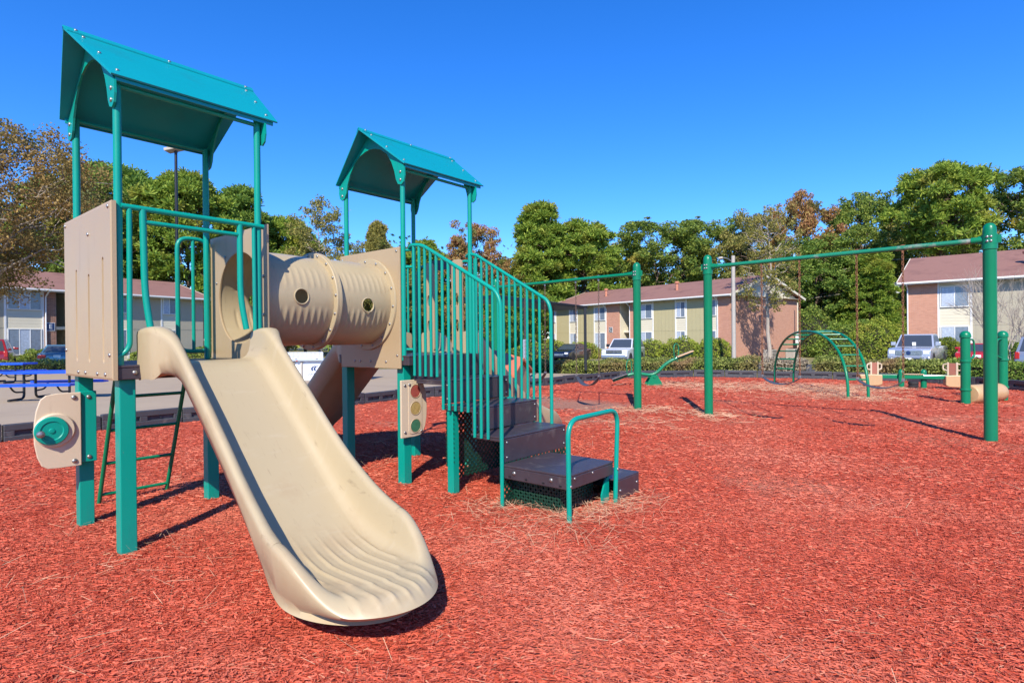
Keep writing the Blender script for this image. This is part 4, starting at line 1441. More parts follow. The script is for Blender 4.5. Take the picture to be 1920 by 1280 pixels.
# ------------------------------------------------------------------ low terracotta playhouse beyond the far slide
ph = empty('playhouse', (-0.06, 9.1, 0), R(-20))
ph.scale = (0.62, 1, 1)
tag(ph, 'low plastic playhouse with terracotta sloping roof seen behind stair railing', 'playhouse')
terr = mat('terracotta_plastic', (0.55, 0.16, 0.08), 0.45, var=0.1)
for sg in (-1, 1):
    c = [Vector((-0.45, 0, 1.30)), Vector((0.42, 0, 1.16)), Vector((0.46, sg * 0.5, 0.92)), Vector((-0.50, sg * 0.5, 1.06))]
    obj('roof_panel', MB().add(c + [k - Vector((0, 0, 0.04)) for k in c], [(0, 1, 2, 3), (7, 6, 5, 4), (0, 4, 5, 1), (1, 5, 6, 2), (2, 6, 7, 3), (3, 7, 4, 0)]), terr, ph)
obj('wall', MB().box(-0.42, 0.36, -0.40, -0.37, 0.0, 0.90), M['tan'], ph)
obj('wall', MB().box(-0.42, 0.36, 0.37, 0.40, 0.0, 0.90), M['tan'], ph)
obj('wall', MB().prism([(-0.40, 0), (0.40, 0), (0.40, 0.90), (0, 1.08), (-0.40, 0.90)], lambda a, b_, d: (d, a, b_), 0.33, 0.36), M['tan'], ph)

# ------------------------------------------------------------------ table-tennis table on the court
tt_ = empty('ping_pong_table', (-7.75, 22.2, 0), R(-4))
tag(tt_, 'white outdoor table tennis table with perforated metal net behind the slide', 'table')
whm = mat('white_laminate', (0.68, 0.70, 0.76), 0.45, var=0.05)
tbl = mat('grey_blue_top', (0.42, 0.46, 0.54), 0.4, var=0.06)
obj('table_top', MB().box(-0.9, 2.3, -0.76, 0.76, 0.72, 0.775), tbl, tt_, bevel=0.012)
bpn_ = obj('base_panel', MB().box(-0.75, 0.95, -0.62, -0.56, -0.02, 0.70), whm, tt_, bevel=0.01)
obj('base_panel', MB().box(-0.75, 0.95, 0.56, 0.62, -0.02, 0.70), whm, tt_, bevel=0.01)
for x in (-0.42, -0.12):
    obj('leg', MB().box(x, x + 0.07, -0.68, -0.625, -0.02, 0.715), M['wood_grey'], tt_, bevel=0.008)
net = empty('net', parent=tt_)
nm_ = MB()
nx, nz2 = 34, 5
for i in range(nx + 1):
    x = -0.95 + i * 1.70 / nx
    nm_.box(x - 0.011, x + 0.011, -0.703, -0.697, 0.80, 1.04)
for j in range(nz2 + 1):
    z_ = 0.80 + j * 0.24 / nz2
    nm_.box(-0.95, 0.75, -0.7045, -0.6955, z_ - 0.011, z_ + 0.011)
obj('perforated_sheet', nm_, whm, net)
obj('net_foot', MB().box(-0.3, -0.24, -0.72, -0.68, 0.775, 0.80), M['black'], net)
obj('net_foot', MB().box(0.5, 0.56, -0.72, -0.68, 0.775, 0.80), M['black'], net)
obj('reflector', MB().box(-0.25, -0.19, -0.772, -0.762, 0.715, 0.745), M['redlamp'], tt_)


def text(name, s_, size, parent, loc, rot, m_, ext=0.002, align='CENTER'):
    cu = bpy.data.curves.new(name, 'FONT')
    cu.body = s_
    cu.size = size
    cu.extrude = ext
    cu.align_x = align
    cu.align_y = 'CENTER'
    o_ = bpy.data.objects.new(name, cu)
    C.objects.link(o_)
    bpy.context.view_layer.update()
    dg = bpy.context.evaluated_depsgraph_get()
    me = bpy.data.meshes.new_from_object(o_.evaluated_get(dg))
    bpy.data.objects.remove(o_)
    o2 = obj(name, me, m_, parent)
    if not me.materials:
        me.materials.append(m_)
    else:
        me.materials[0] = m_
    o2.location = loc
    o2.rotation_euler = rot
    return o2


text('lettering', 'cornilleau', 0.165, bpn_, (0.12, -0.6225, 0.24), (PI / 2, 0, 0), M['navy'], align='LEFT')
for k in range(2):
    pts = []
    lx = 0.30 + k * 0.10
    outer = [(lx + 0.16 - 0.20 * math.cos(R(a)), 0.42 + 0.12 * math.sin(R(a))) for a in range(-40, 81, 10)]
    inner = [(lx + 0.19 - 0.16 * math.cos(R(a)), 0.42 + 0.11 * math.sin(R(a))) for a in range(80, -41, -10)]
    obj('logo_arc', MB().prism(outer + inner, lambda a, b_, d: (a, d, b_), -0.6245, -0.6205), M['navy'], bpn_)

# ------------------------------------------------------------------ picnic tables
def picnic_table(loc, rz, label):
    e = empty('picnic_table', loc, rz)
    tag(e, label, 'picnic table', 'blue picnic tables')

    def slab(nm, x0, x1, y0, y1, z0):
        m_ = MB()
        m_.box(x0, x1, y0, y1, z0, z0 + 0.03)
        m_.box(x0 - 0.012, x1 + 0.012, y0 - 0.012, y0 - 0.001, z0 - 0.035, z0 + 0.032)
        m_.box(x0 - 0.012, x1 + 0.012, y1 + 0.001, y1 + 0.012, z0 - 0.035, z0 + 0.032)
        m_.box(x0 - 0.012, x0 - 0.001, y0, y1, z0 - 0.035, z0 + 0.032)
        m_.box(x1 + 0.001, x1 + 0.012, y0, y1, z0 - 0.035, z0 + 0.032)
        return obj(nm, m_, M['blue'], e, bevel=0.008)
    slab('table_top', -0.92, 0.92, -0.38, 0.38, 0.73)
    slab('bench', -0.92, 0.92, -0.86, -0.61, 0.43)
    slab('bench', -0.92, 0.92, 0.61, 0.86, 0.43)
    for x in (-0.55, 0.55):
        for y_ in (-1, 1):
            obj('leg', MB().tube(fillet([(x, y_ * 0.22, 0.72), (x, y_ * 0.22, 0.05), (x, y_ * 0.78, 0.045)], 0.12), 0.03, 10), M['black'], e, smooth=True)
            obj('bench_support', MB().tube(fillet([(x, y_ * 0.24, 0.22), (x, y_ * 0.58, 0.24), (x, y_ * 0.735, 0.42)], 0.12), 0.022, 10), M['black'], e, smooth=True)
        obj('cross_tie', MB().tube([(x, -0.25, 0.68), (x, 0.25, 0.68)], 0.02, 8), M['black'], e, smooth=True)
    return e


picnic_table((-12.3, 15.4, -0.03), R(7), 'blue metal picnic table with black legs beside the tan ribbed panel')
picnic_table((-19.4, 22.0, -0.03), R(5), 'blue metal picnic table at the left edge in front of red car')

# ------------------------------------------------------------------ shade canopy on the court
cn = empty('shade_canopy', (1.8, 24.6, 0))
tag(cn, 'dark flat shade canopy on thin posts on the court edge', 'canopy')
A0, B0 = Vector((-0.55, 20.6)), Vector((3.75, 28.3))
dd = (B0 - A0).normalized()
wd = Vector((-dd.y, dd.x)) * 1.7
roofp = [A0, B0, B0 + wd + Vector((0, 0.6)), A0 + wd + Vector((0, 0.6))]
m_ = MB().prism([(p.x - 1.8, p.y - 24.6) for p in roofp], lambda a, b_, d: (a, b_, d), 2.92, 3.06)
obj('canopy_roof', m_, M['black'], cn, bevel=0.02)
gp = mat('grey_pad', (0.25, 0.27, 0.32), 0.6)
for (x, y_) in ((0.50, 21.6), (3.50, 27.5), (-0.6, 23.4), (2.0, 28.3)):
    obj('post', MB().box(x - 1.8 - 0.06, x - 1.8 + 0.06, y_ - 24.6 - 0.06, y_ - 24.6 + 0.06, -0.05, 2.93), M['black'], cn)
obj('post_pad', MB().box(0.5 - 1.8 - 0.09, 0.5 - 1.8 + 0.09, 21.6 - 24.6 - 0.09, 21.6 - 24.6 + 0.09, -0.04, 1.45), gp, cn, bevel=0.02)

# ------------------------------------------------------------------ lamps and poles
fl_ = empty('flood_light', (-17.4, 30.0, 0))
tag(fl_, 'tall black pole with a square floodlight head behind the near roof', 'lamp')
obj('pole', MB().tube([(0, 0, -0.2), (0, 0, 11.35)], [0.085, 0.07], 12), M['black'], fl_, smooth=True)
obj('lamp_head', MB().bar((-0.45, -0.05, 11.40), (0.62, -0.05, 11.62), 0.55, 0.16), M['wood_grey'], fl_, bevel=0.03)
obj('bracket', MB().box(-0.06, 0.06, -0.06, 0.06, 11.3, 11.42), M['black'], fl_)

zz = ter(15.4, 40)
sl_ = empty('street_lamp', (15.4, 40.0, zz))
tag(sl_, 'grey wooden street lamp pole with short arm by the apartment corner', 'lamp')
obj('pole', MB().tube([(0, 0, -0.2), (0, 0, 7.55)], [0.15, 0.125], 12), M['wood_grey'], sl_, smooth=True)
obj('arm', MB().tube(fillet([(0, 0, 7.1), (-0.45, 0, 7.40), (-0.75, 0, 7.42)], 0.2), 0.03, 8), M['steel'], sl_, smooth=True)
obj('lamp_head', MB().lathe([(0.03, 0), (0.085, 0.03), (0.09, 0.16), (0.06, 0.30), (0.02, 0.33)], (-0.72, 0, 7.42), (-1, 0, -0.1), 12), M['wood_grey'], sl_, smooth=True)

up = empty('utility_pole', (39.2, 60.0, -0.4))
tag(up, 'brown utility pole with white transformer among the trees', 'utility pole')
obj('pole', MB().tube([(0, 0, -0.2), (0, 0, 9.9)], [0.19, 0.15], 12), M['wood'], up, smooth=True)
obj('transformer', MB().lathe([(0.30, 0), (0.33, 0.05), (0.33, 1.0), (0.28, 1.06), (0.05, 1.1)], (0.75, -0.1, 6.3), n=16), M['white'], up, smooth=True)
obj('cross_arm', MB().box(-0.9, 0.75, -0.06, 0.06, 7.0, 7.14), M['wood_grey'], up)
obj('conduit', MB().tube([(0.45, -0.1, 0), (0.45, -0.1, 6.4)], 0.05, 8), M['white'], up, smooth=True)
obj('insulator', MB().lathe([(0.05, 0), (0.12, 0.1), (0.05, 0.2), (0.12, 0.3), (0.05, 0.4)], (-0.95, 0, 8.3), (-0.3, 0, 1), 10), M['white'], up, smooth=True)
obj('bracket', MB().tube([(0, 0, 8.4), (-0.95, 0, 8.4)], 0.04, 8), M['steel'], up, smooth=True)


def wire(a, b_, sag, label):
    pts = []
    for k in range(17):
        t_ = k / 16
        p = Vector(a).lerp(Vector(b_), t_)
        p.z -= sag * 4 * t_ * (1 - t_)
        pts.append(p)
    tag(obj('power_line', MB().tube(pts, 0.025, 5), M['wood_grey']), label, 'cable', 'overhead cables')


wire((39.2, 60, 9.4), (58, 48.5, 10.2), 0.5, 'overhead cable running right from the pole top above the brown roof')
wire((39.2, 60, 9.4), (17, 72, 7.0), 0.7, 'overhead cable running left from the pole top into the trees')
wire((39.2, 60, 6.7), (14, 70, 4.4), 0.6, 'lower overhead cable running left from the transformer')

# ------------------------------------------------------------------ apartment houses
def window(parent, x0, x1, z0, z1, y, npan=2):
    e = obj('window', MB().box(x0, x1, y, y + 0.03, z0, z1), M['glass'], parent)
    fw = 0.06
    fr = MB()
    fr.box(x0 - fw, x1 + fw, y - 0.035, y + 0.032, z1, z1 + fw)
    fr.box(x0 - fw, x0, y - 0.035, y + 0.032, z0, z1)
    fr.box(x1, x1 + fw, y - 0.035, y + 0.032, z0, z1)
    obj('frame', fr, M['white'], e)
    obj('sill', MB().box(x0 - fw, x1 + fw, y - 0.055, y + 0.032, z0 - fw, z0), M['white'], e)
    n = npan
    for k in range(n):
        a = x0 + (x1 - x0) * k / n
        b_ = x0 + (x1 - x0) * (k + 1) / n
        obj('pane', MB().box(a + 0.02, b_ - 0.02, y - 0.014, y - 0.002, z0 + 0.02, z1 - 0.02), M['curtain'] if (k % 2 == (npan > 2)) or npan == 1 else M['glass2'], e)
        if k:
            obj('mullion', MB().box(a - 0.025, a + 0.025, y - 0.03, y - 0.001, z0, z1), M['white'], e)
    return e


M['glass2'] = mat('window_glass_blinds', (0.17, 0.21, 0.27), 0.12, var=0.5, scale=7, spec=0.8)


def house(name, label, x0, y0, dx, dy, zb, length, depth, elems, ze=5.3, rise=1.9, panel='olive', sign=None, brick='brick', vents=(), ext0=0.0, over=0.55, hipped=False):
    """facade runs along local +x, the building lies at local +y"""
    e = empty(name, (x0, y0, zb), math.atan2(dy, dx))
    tag(e, label, 'house', 'brick apartment houses')
    X0, X1 = -ext0, length
    # solid core behind the facade, split at breezeways
    br = [(a, b_) for a, b_, k in elems if k == 'breeze']
    cuts = [X0] + [c for a in br for c in a] + [X1]
    for i in range(0, len(cuts), 2):
        obj('wall', MB().box(cuts[i], cuts[i + 1], 0.12, depth, -0.3, ze), M[brick], e)
    for a, b_ in br:
        obj('breezeway_wall', MB().box(a, a + 0.06, 0.13, depth - 0.5, -0.3, ze - 0.02), M['siding'], e)
        obj('breezeway_wall', MB().box(b_ - 0.06, b_, 0.13, depth - 0.5, -0.3, ze - 0.02), M['siding'], e)
        obj('breezeway_floor', MB().box(a + 0.06, b_ - 0.06, 0.6, depth - 0.5, 2.45, 2.65), M['cream'], e)
        obj('breezeway_back', MB().box(a + 0.06, b_ - 0.06, depth - 0.6, depth - 0.5, -0.3, ze - 0.02), M['siding'], e)
    for a, b_, k in elems:
        if k == 'brick':
            obj('brick_pier', MB().box(a, b_, 0.0, 0.119, -0.3, ze - 0.01), M[brick], e)
        elif k == 'panel':
            po = obj('wall_panel', MB().box(a, b_, 0.05, 0.118, -0.3, ze - 0.01), M[panel], e)
            obj('band', MB().box(a, b_, 0.035, 0.0495, 2.52, 2.56), M[panel], po)
        elif k.startswith('win'):
            po = obj('siding_bay', MB().box(a, b_, 0.055, 0.118, -0.3, ze - 0.01), M['siding'], e)
            obj('corner_trim', MB().box(a - 0.01, a + 0.10, 0.02, 0.054, -0.3, ze - 0.012), M['white'], po)
            obj('corner_trim', MB().box(b_ - 0.10, b_ + 0.01, 0.02, 0.054, -0.3, ze - 0.012), M['white'], po)
            npan = int(k[3:]) if len(k) > 3 else 2
            window(e, a + 0.20, b_ - 0.20, 3.75, 4.98, 0.02, npan)
            window(e, a + 0.20, b_ - 0.20, 0.85, 2.42, 0.02, npan)
    # gable roof
    r = empty('roof', parent=e)
    zr = ze + rise
    ym = depth / 2
    for y_a, y_b in ((-over, ym), (depth + over, ym)):
        zs = ze + 0.02 - (rise / ym) * over * 0.0
        hx = depth * 0.45 if hipped else 0
        c = [Vector((X0 - 0.45, y_a, ze + 0.08)), Vector((X1 + 0.45, y_a, ze + 0.08)), Vector((X1 + 0.45 - hx, y_b, zr)), Vector((X0 - 0.45 + hx, y_b, zr))]
        obj('roof_slope', MB().add(c + [k - Vector((0, 0, 0.10)) for k in c], [(0, 1, 2, 3), (7, 6, 5, 4), (0, 4, 5, 1), (1, 5, 6, 2), (2, 6, 7, 3), (3, 7, 4, 0)]), M['shingle'], r)
    obj('fascia', MB().box(X0 - 0.46, X1 + 0.46, -over - 0.03, -over - 0.001, ze - 0.12, ze + 0.06), M['cream'], r)
    obj('soffit', MB().box(X0 - 0.4, X1 + 0.4, -over, depth + over, ze + 0.0, ze + 0.03 - 0.01), M['cream'], r)
    for xx in (X0 + 0.02, X1 - 0.02):
        obj('gable', MB().prism([(0.0, ze + 0.021), (depth, ze + 0.021), (ym, zr - 0.14)], lambda a, b_, d: (d, a, b_), xx - 0.05, xx + 0.05), M['siding'], r)
    for xx, sg in ((X0 - 0.47, 1), (X1 + 0.47, -1)):
        for y_a in (-over, depth + over):
            obj('rake_board', MB().bar((xx + sg * 0.0, y_a, ze), (xx, ym, zr - 0.09), 0.05, 0.20), M['cream'], r)
    obj('gutter', MB().box(X0 - 0.44, X1 + 0.44, -over - 0.13, -over - 0.032, ze - 0.06, ze + 0.05), M['white'], r, bevel=0.02)
    for xx in [a + 0.06 for a, b_, k in elems if k == 'brick'][:3]:
        obj('downpipe', MB().tube(fillet([(xx, -over - 0.06, ze - 0.05), (xx, -0.07, ze - 0.42), (xx, -0.07, -0.2)], 0.08), 0.04, 6), M['white'], e)
    for vx, vy in vants_xy(vents, depth):
        zz_ = ze + 0.08 + (zr - ze - 0.08) * (vy + over) / (ym + over)
        v_ = obj('vent_pipe', MB().lathe([(0.13, -0.1), (0.13, 0.62)], (vx, vy, zz_), n=12), M['terracotta'], r, smooth=True)
        obj('vent_cap', MB().lathe([(0.21, 0), (0.22, 0.04), (0.22, 0.16), (0.05, 0.20)], (vx, vy, zz_ + 0.62), n=12), M['terracotta'], v_, smooth=True)
    if sign:
        sx, sz, ch, col = sign
        s_ = obj('building_sign', MB().box(sx - 0.22, sx + 0.22, -0.035, -0.002, sz - 0.24, sz + 0.24), M[col], e, bevel=0.01)
        obj('sign_border', MB().box(sx - 0.245, sx + 0.245, -0.03, -0.0015, sz - 0.265, sz + 0.265), M['white'], s_)
        text('sign_letter', ch, 0.42, s_, (sx, -0.036, sz), (PI / 2, 0, 0), M['white'])
    return e


def vants_xy(v, depth):
    return [(a, depth * b_) for a, b_ in v]


M['terracotta'] = mat('terracotta_vent', (0.50, 0.20, 0.12), 0.7)
M['slate'] = mat('slate_sign', (0.09, 0.10, 0.11), 0.5)

# centre house: local x runs from its far left end to the near right corner
LC = 21.6
hc = lambda t_: LC - t_
house('apartment_house', 'two storey house with olive panels and cream bays behind the cars', 17.7 - 0.613 * LC, 46.7 + 0.792 * LC, 0.613, -0.792, -0.42, LC, 11.3,
      [(0.0, hc(20.94), 'win1'), (hc(20.94), hc(18.9), 'panel'), (hc(18.9), hc(17.6), 'win'), (hc(17.6), hc(15.25), 'panel'), (hc(15.25), hc(13.52), 'win'), (hc(13.52), hc(11.84), 'brick'), (hc(11.84), hc(10.5), 'breeze'),
       (hc(10.5), hc(9.5), 'brick'), (hc(9.5), hc(7.7), 'win'), (hc(7.7), hc(5.33), 'panel'), (hc(5.33), hc(4.12), 'win'), (hc(4.12), hc(2.2), 'panel'), (hc(2.2), hc(1.12), 'win'), (hc(1.12), LC, 'brick')],
      ze=5.32, rise=2.0, sign=(hc(12.9), 2.75, 'C', 'slate'), vents=((hc(15.8), 0.22), (hc(6.9), 0.22)))
# left house
house('apartment_house', 'two storey house with brown brick and grey panels at the left edge', -31.7 - 0.49 * 6, 36 - 0.872 * 6, 0.49, 0.872, -0.05, 19.1, 10.0,
      [(0, 3.2, 'win3'), (3.2, 6.0, 'panel'), (6.0, 8.08, 'win3'), (8.08, 8.74, 'brick'), (8.74, 9.9, 'breeze'), (9.9, 10.5, 'brick'), (10.5, 11.7, 'panel'), (11.7, 13.3, 'win'), (13.3, 15.6, 'panel'), (15.6, 16.9, 'win'), (16.9, 19.0, 'panel')],
      ze=5.0, rise=1.75, panel='grey_panel', brick='brick_dark', sign=(8.41, 2.62, 'E', 'navy'), vents=((13.0, 0.20),))
# right house
house('apartment_house', 'two storey brick house at the right edge above the silver pickup', 26.4, 38.5, 0.741, -0.672, -0.42, 17.0, 10.5,
      [(0.0, 1.66, 'brick'), (1.66, 3.42, 'win'), (3.42, 7.4, 'panel'), (7.4, 9.2, 'win'), (9.2, 12, 'panel'), (12, 14, 'win'), (14, 17, 'brick')],
      ze=5.35, rise=2.25, panel='grey_panel', vents=((6.0, 0.17),))
# far house seen between the stair balusters
house('apartment_house', 'distant two storey house glimpsed between the stair balusters', -17.0, 82.0, 0.985, -0.17, -0.4, 15.0, 10.0,
      [(0.0, 2.0, 'win'), (2.0, 4.2, 'panel'), (4.2, 6.2, 'brick'), (6.2, 7.4, 'win'), (7.4, 9.2, 'panel'), (9.2, 11.0, 'brick'), (11.0, 13.0, 'win'), (13.0, 15.0, 'brick')],
      ze=5.0, rise=1.9, panel='grey_panel')

# utility bits against the gable of the centre house
bx = empty('meter_box', (26.0, 52.6, -0.42), R(52.3 - 14.5))
tag(bx, 'white electric meter box on the brick gable wall', 'meter box')
obj('box', MB().box(-0.3, 0.3, -0.2, -0.02, 1.3, 2.3), M['white'], bx, bevel=0.02)
obj('conduit', MB().tube([(0.0, -0.1, 2.3), (0, -0.1, 5.0)], 0.05, 8), M['cream'], bx, smooth=True)
obj('conduit', MB().tube([(0.0, -0.1, 0), (0, -0.1, 1.3)], 0.05, 8), M['cream'], bx, smooth=True)
for i, (x_, y_) in enumerate(((21.6, 48.3), (24.6, 50.6))):
    a_ = empty('air_conditioner', (x_, y_, -0.42), R(37.7))
    tag(a_, 'grey air conditioner unit beside the birch trunk' if i == 0 else 'grey air conditioner unit beside the meter box', 'air conditioner', 'outdoor air conditioners')
    obj('case', MB().prism(rrect(-0.42, 0.42, -0.42, 0.42, 0.08), lambda a, b_, d: (a, b_, d), 0.05, 0.85), M['wood_grey'], a_)
    obj('fan_guard', MB().lathe([(0.36, 0), (0.36, 0.03), (0.1, 0.05)], (0, 0, 0.86), n=20), M['black'], a_)
    for k in range(6):
        obj('slat', MB().box(-0.36, 0.36, -0.432, -0.422, 0.14 + 0.115 * k, 0.19 + 0.115 * k), M['black'], a_)

# ------------------------------------------------------------------ cars
def paint(name, col):
    return mat(name, col, 0.22, var=0.05, scale=1, coat=1.0, metal=0.25)


def car(name, label, cat, loc, heading, m_, kind):
    """local +x is forward; length along x"""
    e = empty(name, loc, math.atan2(heading[1], heading[0]))
    tag(e, label, cat, 'parked cars')
    if kind == 'sedan':
        Lh, W, H = 2.4, 0.9, 1.46
        prof = [(-2.38, 0.42), (-2.40, 0.72), (-2.33, 0.98), (-1.62, 1.02), (0.95, 0.98), (1.65, 0.90), (2.25, 0.74), (2.38, 0.60), (2.40, 0.36), (2.2, 0.24), (-2.2, 0.24)]
        gb = [(-1.72, 1.00), (-1.02, H - 0.04), (0.05, H - 0.04), (1.12, 0.97)]
        wheels, wr = (1.42, -1.42), 0.33
        posts = (-0.28,)
    elif kind == 'suv':
        Lh, W, H = 2.45, 0.98, 1.88
        prof = [(-2.43, 0.50), (-2.45, 1.0), (-2.42, 1.16), (1.0, 1.16), (1.25, 1.14), (2.30, 1.05), (2.42, 0.95), (2.45, 0.55), (2.3, 0.36), (-2.3, 0.36)]
        gb = [(-2.40, 1.15), (-2.20, H - 0.04), (0.25, H - 0.04), (0.95, 1.15)]
        wheels, wr = (1.55, -1.45), 0.37
        posts = (-0.65,)
    elif kind == 'van':
        Lh, W, H = 2.45, 0.98, 1.80
        prof = [(-2.43, 0.45), (-2.45, 0.95), (-2.40, 1.10), (1.2, 1.05), (1.75, 0.98), (2.30, 0.80), (2.43, 0.60), (2.43, 0.40), (2.3, 0.30), (-2.3, 0.30)]
        gb = [(-2.36, 1.09), (-2.05, H - 0.04), (0.45, H - 0.04), (1.55, 1.02)]
        wheels, wr = (1.5, -1.45), 0.34
        posts = (-1.0, 0.1)
    else:  # pickup
        Lh, W, H = 2.9, 1.0, 1.93
        prof = [(-2.88, 0.62), (-2.9, 1.22), (-0.92, 1.22), (-0.9, 1.16), (1.1, 1.16), (1.3, 1.20), (2.55, 1.14), (2.85, 1.02), (2.92, 0.62), (2.85, 0.42), (2.6, 0.40), (-2.6, 0.45)]
        gb = [(-0.95, 1.16), (-0.82, H - 0.04), (0.55, H - 0.04), (1.30, 1.17)]
        wheels, wr = (1.88, -1.72), 0.40
        posts = (-0.12,)
    body = obj('body', MB().prism(prof, lambda a, b_, d: (a, d, b_), -W, W), m_, e, bevel=0.07)
    body.modifiers['bevel'].segments = 3
    for p in body.data.polygons:
        p.use_smooth = True
    bw, tw = W - 0.06, W - 0.22
    # greenhouse
    (xa, za), (xb, zb_), (xc, zc), (xd, zd) = gb
    gv = [(xa, -bw, za), (xb, -tw, zb_), (xc, -tw, zc), (xd, -bw, zd), (xa, bw, za), (xb, tw, zb_), (xc, tw, zc), (xd, bw, zd)]
    obj('cabin', MB().add(gv, [(0, 1, 2, 3), (7, 6, 5, 4), (0, 4, 5, 1), (1, 5, 6, 2), (2, 6, 7, 3)]), m_, e)
    obj('car_roof', MB().prism([(xb - 0.02, H - 0.055), (xb + 0.1, H - 0.01), ((xb + xc) / 2, H + 0.01), (xc - 0.12, H - 0.01), (xc + 0.02, H - 0.055)], lambda a, b_, d: (a, d, b_), -tw - 0.005, tw + 0.005), m_, e, bevel=0.02)

    def quad_on(p, inset_u, inset_v, off, nm, mt, u0=0, u1=1):
        a, b_, c, d = [Vector(q) for q in p]
        n = (b_ - a).cross(d - a).normalized() * off
        f = lambda u, v: a.lerp(b_, v).lerp(d.lerp(c, v), u)
        ua, ub = u0 + inset_u, u1 - inset_u
        q = [f(ua, inset_v), f(ub, inset_v), f(ub, 1 - inset_v), f(ua, 1 - inset_v)]
        q2 = [k + n for k in q]
        return obj(nm, MB().add(q + q2, [(0, 1, 2, 3), (7, 6, 5, 4), (0, 4, 5, 1), (1, 5, 6, 2), (2, 6, 7, 3), (3, 7, 4, 0)]), mt, e)
    ws = quad_on((gv[3], gv[2], gv[6], gv[7]), 0.05, 0.06, -0.012, 'windscreen', M['glass'])
    quad_on((gv[3], gv[2], gv[6], gv[7]), 0.05, 0.06, 0.012, 'windscreen', M['glass'])
    for of in (0.012, -0.012):
        quad_on((gv[0], gv[1], gv[5], gv[4]), 0.06, 0.08, of, 'rear_window', M['glass'])
    for sgn, (i0, i1, i2, i3) in ((1, (0, 1, 2, 3)), (-1, (4, 5, 6, 7))):
        ps_ = [0.0] + [(x - xa) / (xd - xa) for x in sorted(posts)] + [1.0]
        for k in range(len(ps_) - 1):
            for of in (0.010, -0.010):
                quad_on((gv[i0], gv[i1], gv[i2], gv[i3]), 0.022, 0.10, of, 'side_window', M['glass'], ps_[k], ps_[k + 1])
    # wheels
    for x in wheels:
        for s_ in (-1, 1):
            wz = wr
            arch = obj('wheel_arch', MB().lathe([(wr + 0.075, 0), (wr + 0.075, 0.006)], (x, s_ * (W - 0.002), wz + 0.02), (0, s_, 0), 28), M['black'], e)
            wh = empty('wheel', parent=e)
            obj('tyre', MB().lathe([(wr - 0.11, 0.0), (wr - 0.02, 0.0), (wr, 0.03), (wr, 0.17), (wr - 0.02, 0.20), (wr - 0.11, 0.20)], (x, s_ * (W - 0.175), wz), (0, s_, 0), 28), M['rubber'], wh, smooth=True)
            rm = MB().lathe([(wr - 0.105, 0.12), (wr - 0.105, 0.185), (wr - 0.13, 0.187), (wr - 0.15, 0.165), (0.06, 0.175), (0.05, 0.19), (0.01, 0.19)], (x, s_ * (W - 0.175), wz), (0, s_, 0), 20)
            obj('rim', rm, M['rim'], wh, smooth=True)
    fx, rx = Lh, -Lh
    truck = kind in ('pickup', 'suv')
    hz0, hz1 = (0.80, 1.03) if truck else (0.60, 0.76)
    for s_ in (-1, 1):
        obj('headlight', MB().box(fx - 0.16, fx + 0.022, min(s_ * (W - 0.06), s_ * (W - 0.36)), max(s_ * (W - 0.06), s_ * (W - 0.36)), hz0, hz1), M['lampglass'], e, bevel=0.03)
        tz0, tz1 = (0.80, 1.12) if kind in ('pickup', 'van', 'suv') else (0.68, 0.90)
        tw_ = 0.20 if kind in ('pickup', 'van', 'suv') else 0.40
        obj('tail_light', MB().box(rx - 0.02, rx + 0.14, min(s_ * (W - 0.03), s_ * (W - tw_)), max(s_ * (W - 0.03), s_ * (W - tw_)), tz0, tz1), M['redlamp'], e, bevel=0.03)
        mz_ = za + 0.10
        obj('mirror', MB().box(xd - 0.42, xd - 0.22, min(s_ * (W - 0.05), s_ * (W + 0.19)), max(s_ * (W - 0.05), s_ * (W + 0.19)), mz_, mz_ + (0.22 if truck else 0.13)), M['black'] if kind == 'suv' else m_, e, bevel=0.03)
        for x in [(xd + xa) / 2 - 0.05] + ([xa + 0.45] if kind in ('sedan', 'pickup') else []):
            obj('door_handle', MB().box(x - 0.10, x + 0.10, min(s_ * W, s_ * (W + 0.018)), max(s_ * W, s_ * (W + 0.018)), za - 0.17, za - 0.13), M['chrome'], e)
        for x in list(posts) + [xd - 0.35]:
            obj('door_seam', MB().box(x - 0.006, x + 0.006, min(s_ * (W - 0.004), s_ * (W + 0.002)), max(s_ * (W - 0.004), s_ * (W + 0.002)), 0.40, za - 0.06), M['black'], e)
    if kind == 'pickup':
        obj('bed_well', MB().box(-2.80, -1.02, -0.86, 0.86, 1.215, 1.222), M['black'], e)
        g_ = obj('grille', MB().box(fx, fx + 0.02, -0.62, 0.62, 0.74, 1.02), M['chrome'], e, bevel=0.02)
        for k in range(3):
            obj('grille_bar', MB().box(fx + 0.021, fx + 0.035, -0.58, 0.58, 0.775 + 0.085 * k, 0.82 + 0.085 * k), M['rim'], g_)
        obj('emblem', MB().lathe([(0.11, 0), (0.11, 0.012), (0.05, 0.018)], (fx + 0.036, 0, 0.885), (1, 0, 0), 20), M['navy'], g_)
        obj('bumper', MB().box(fx - 0.05, fx + 0.10, -0.98, 0.98, 0.46, 0.68), M['rim'], e, bevel=0.05)
        obj('bumper_intake', MB().box(fx + 0.101, fx + 0.106, -0.55, 0.55, 0.50, 0.58), M['black'], e)
        for s_ in (-1, 1):
            obj('fog_light', MB().lathe([(0.07, 0), (0.06, 0.008)], (fx + 0.101, s_ * 0.76, 0.55), (1, 0, 0), 14), M['lampglass'], e)
        obj('licence_plate', MB().box(fx + 0.107, fx + 0.115, -0.16, 0.16, 0.48, 0.63), M['white'], e)
        obj('windscreen_sticker', MB().box(xd - 0.02, xd - 0.012, -0.1, 0.08, 1.26, 1.46), M['white'], e)
    elif kind == 'suv':
        g_ = obj('grille', MB().box(fx, fx + 0.02, -0.60, 0.60, 0.78, 1.02), M['black'], e, bevel=0.02)
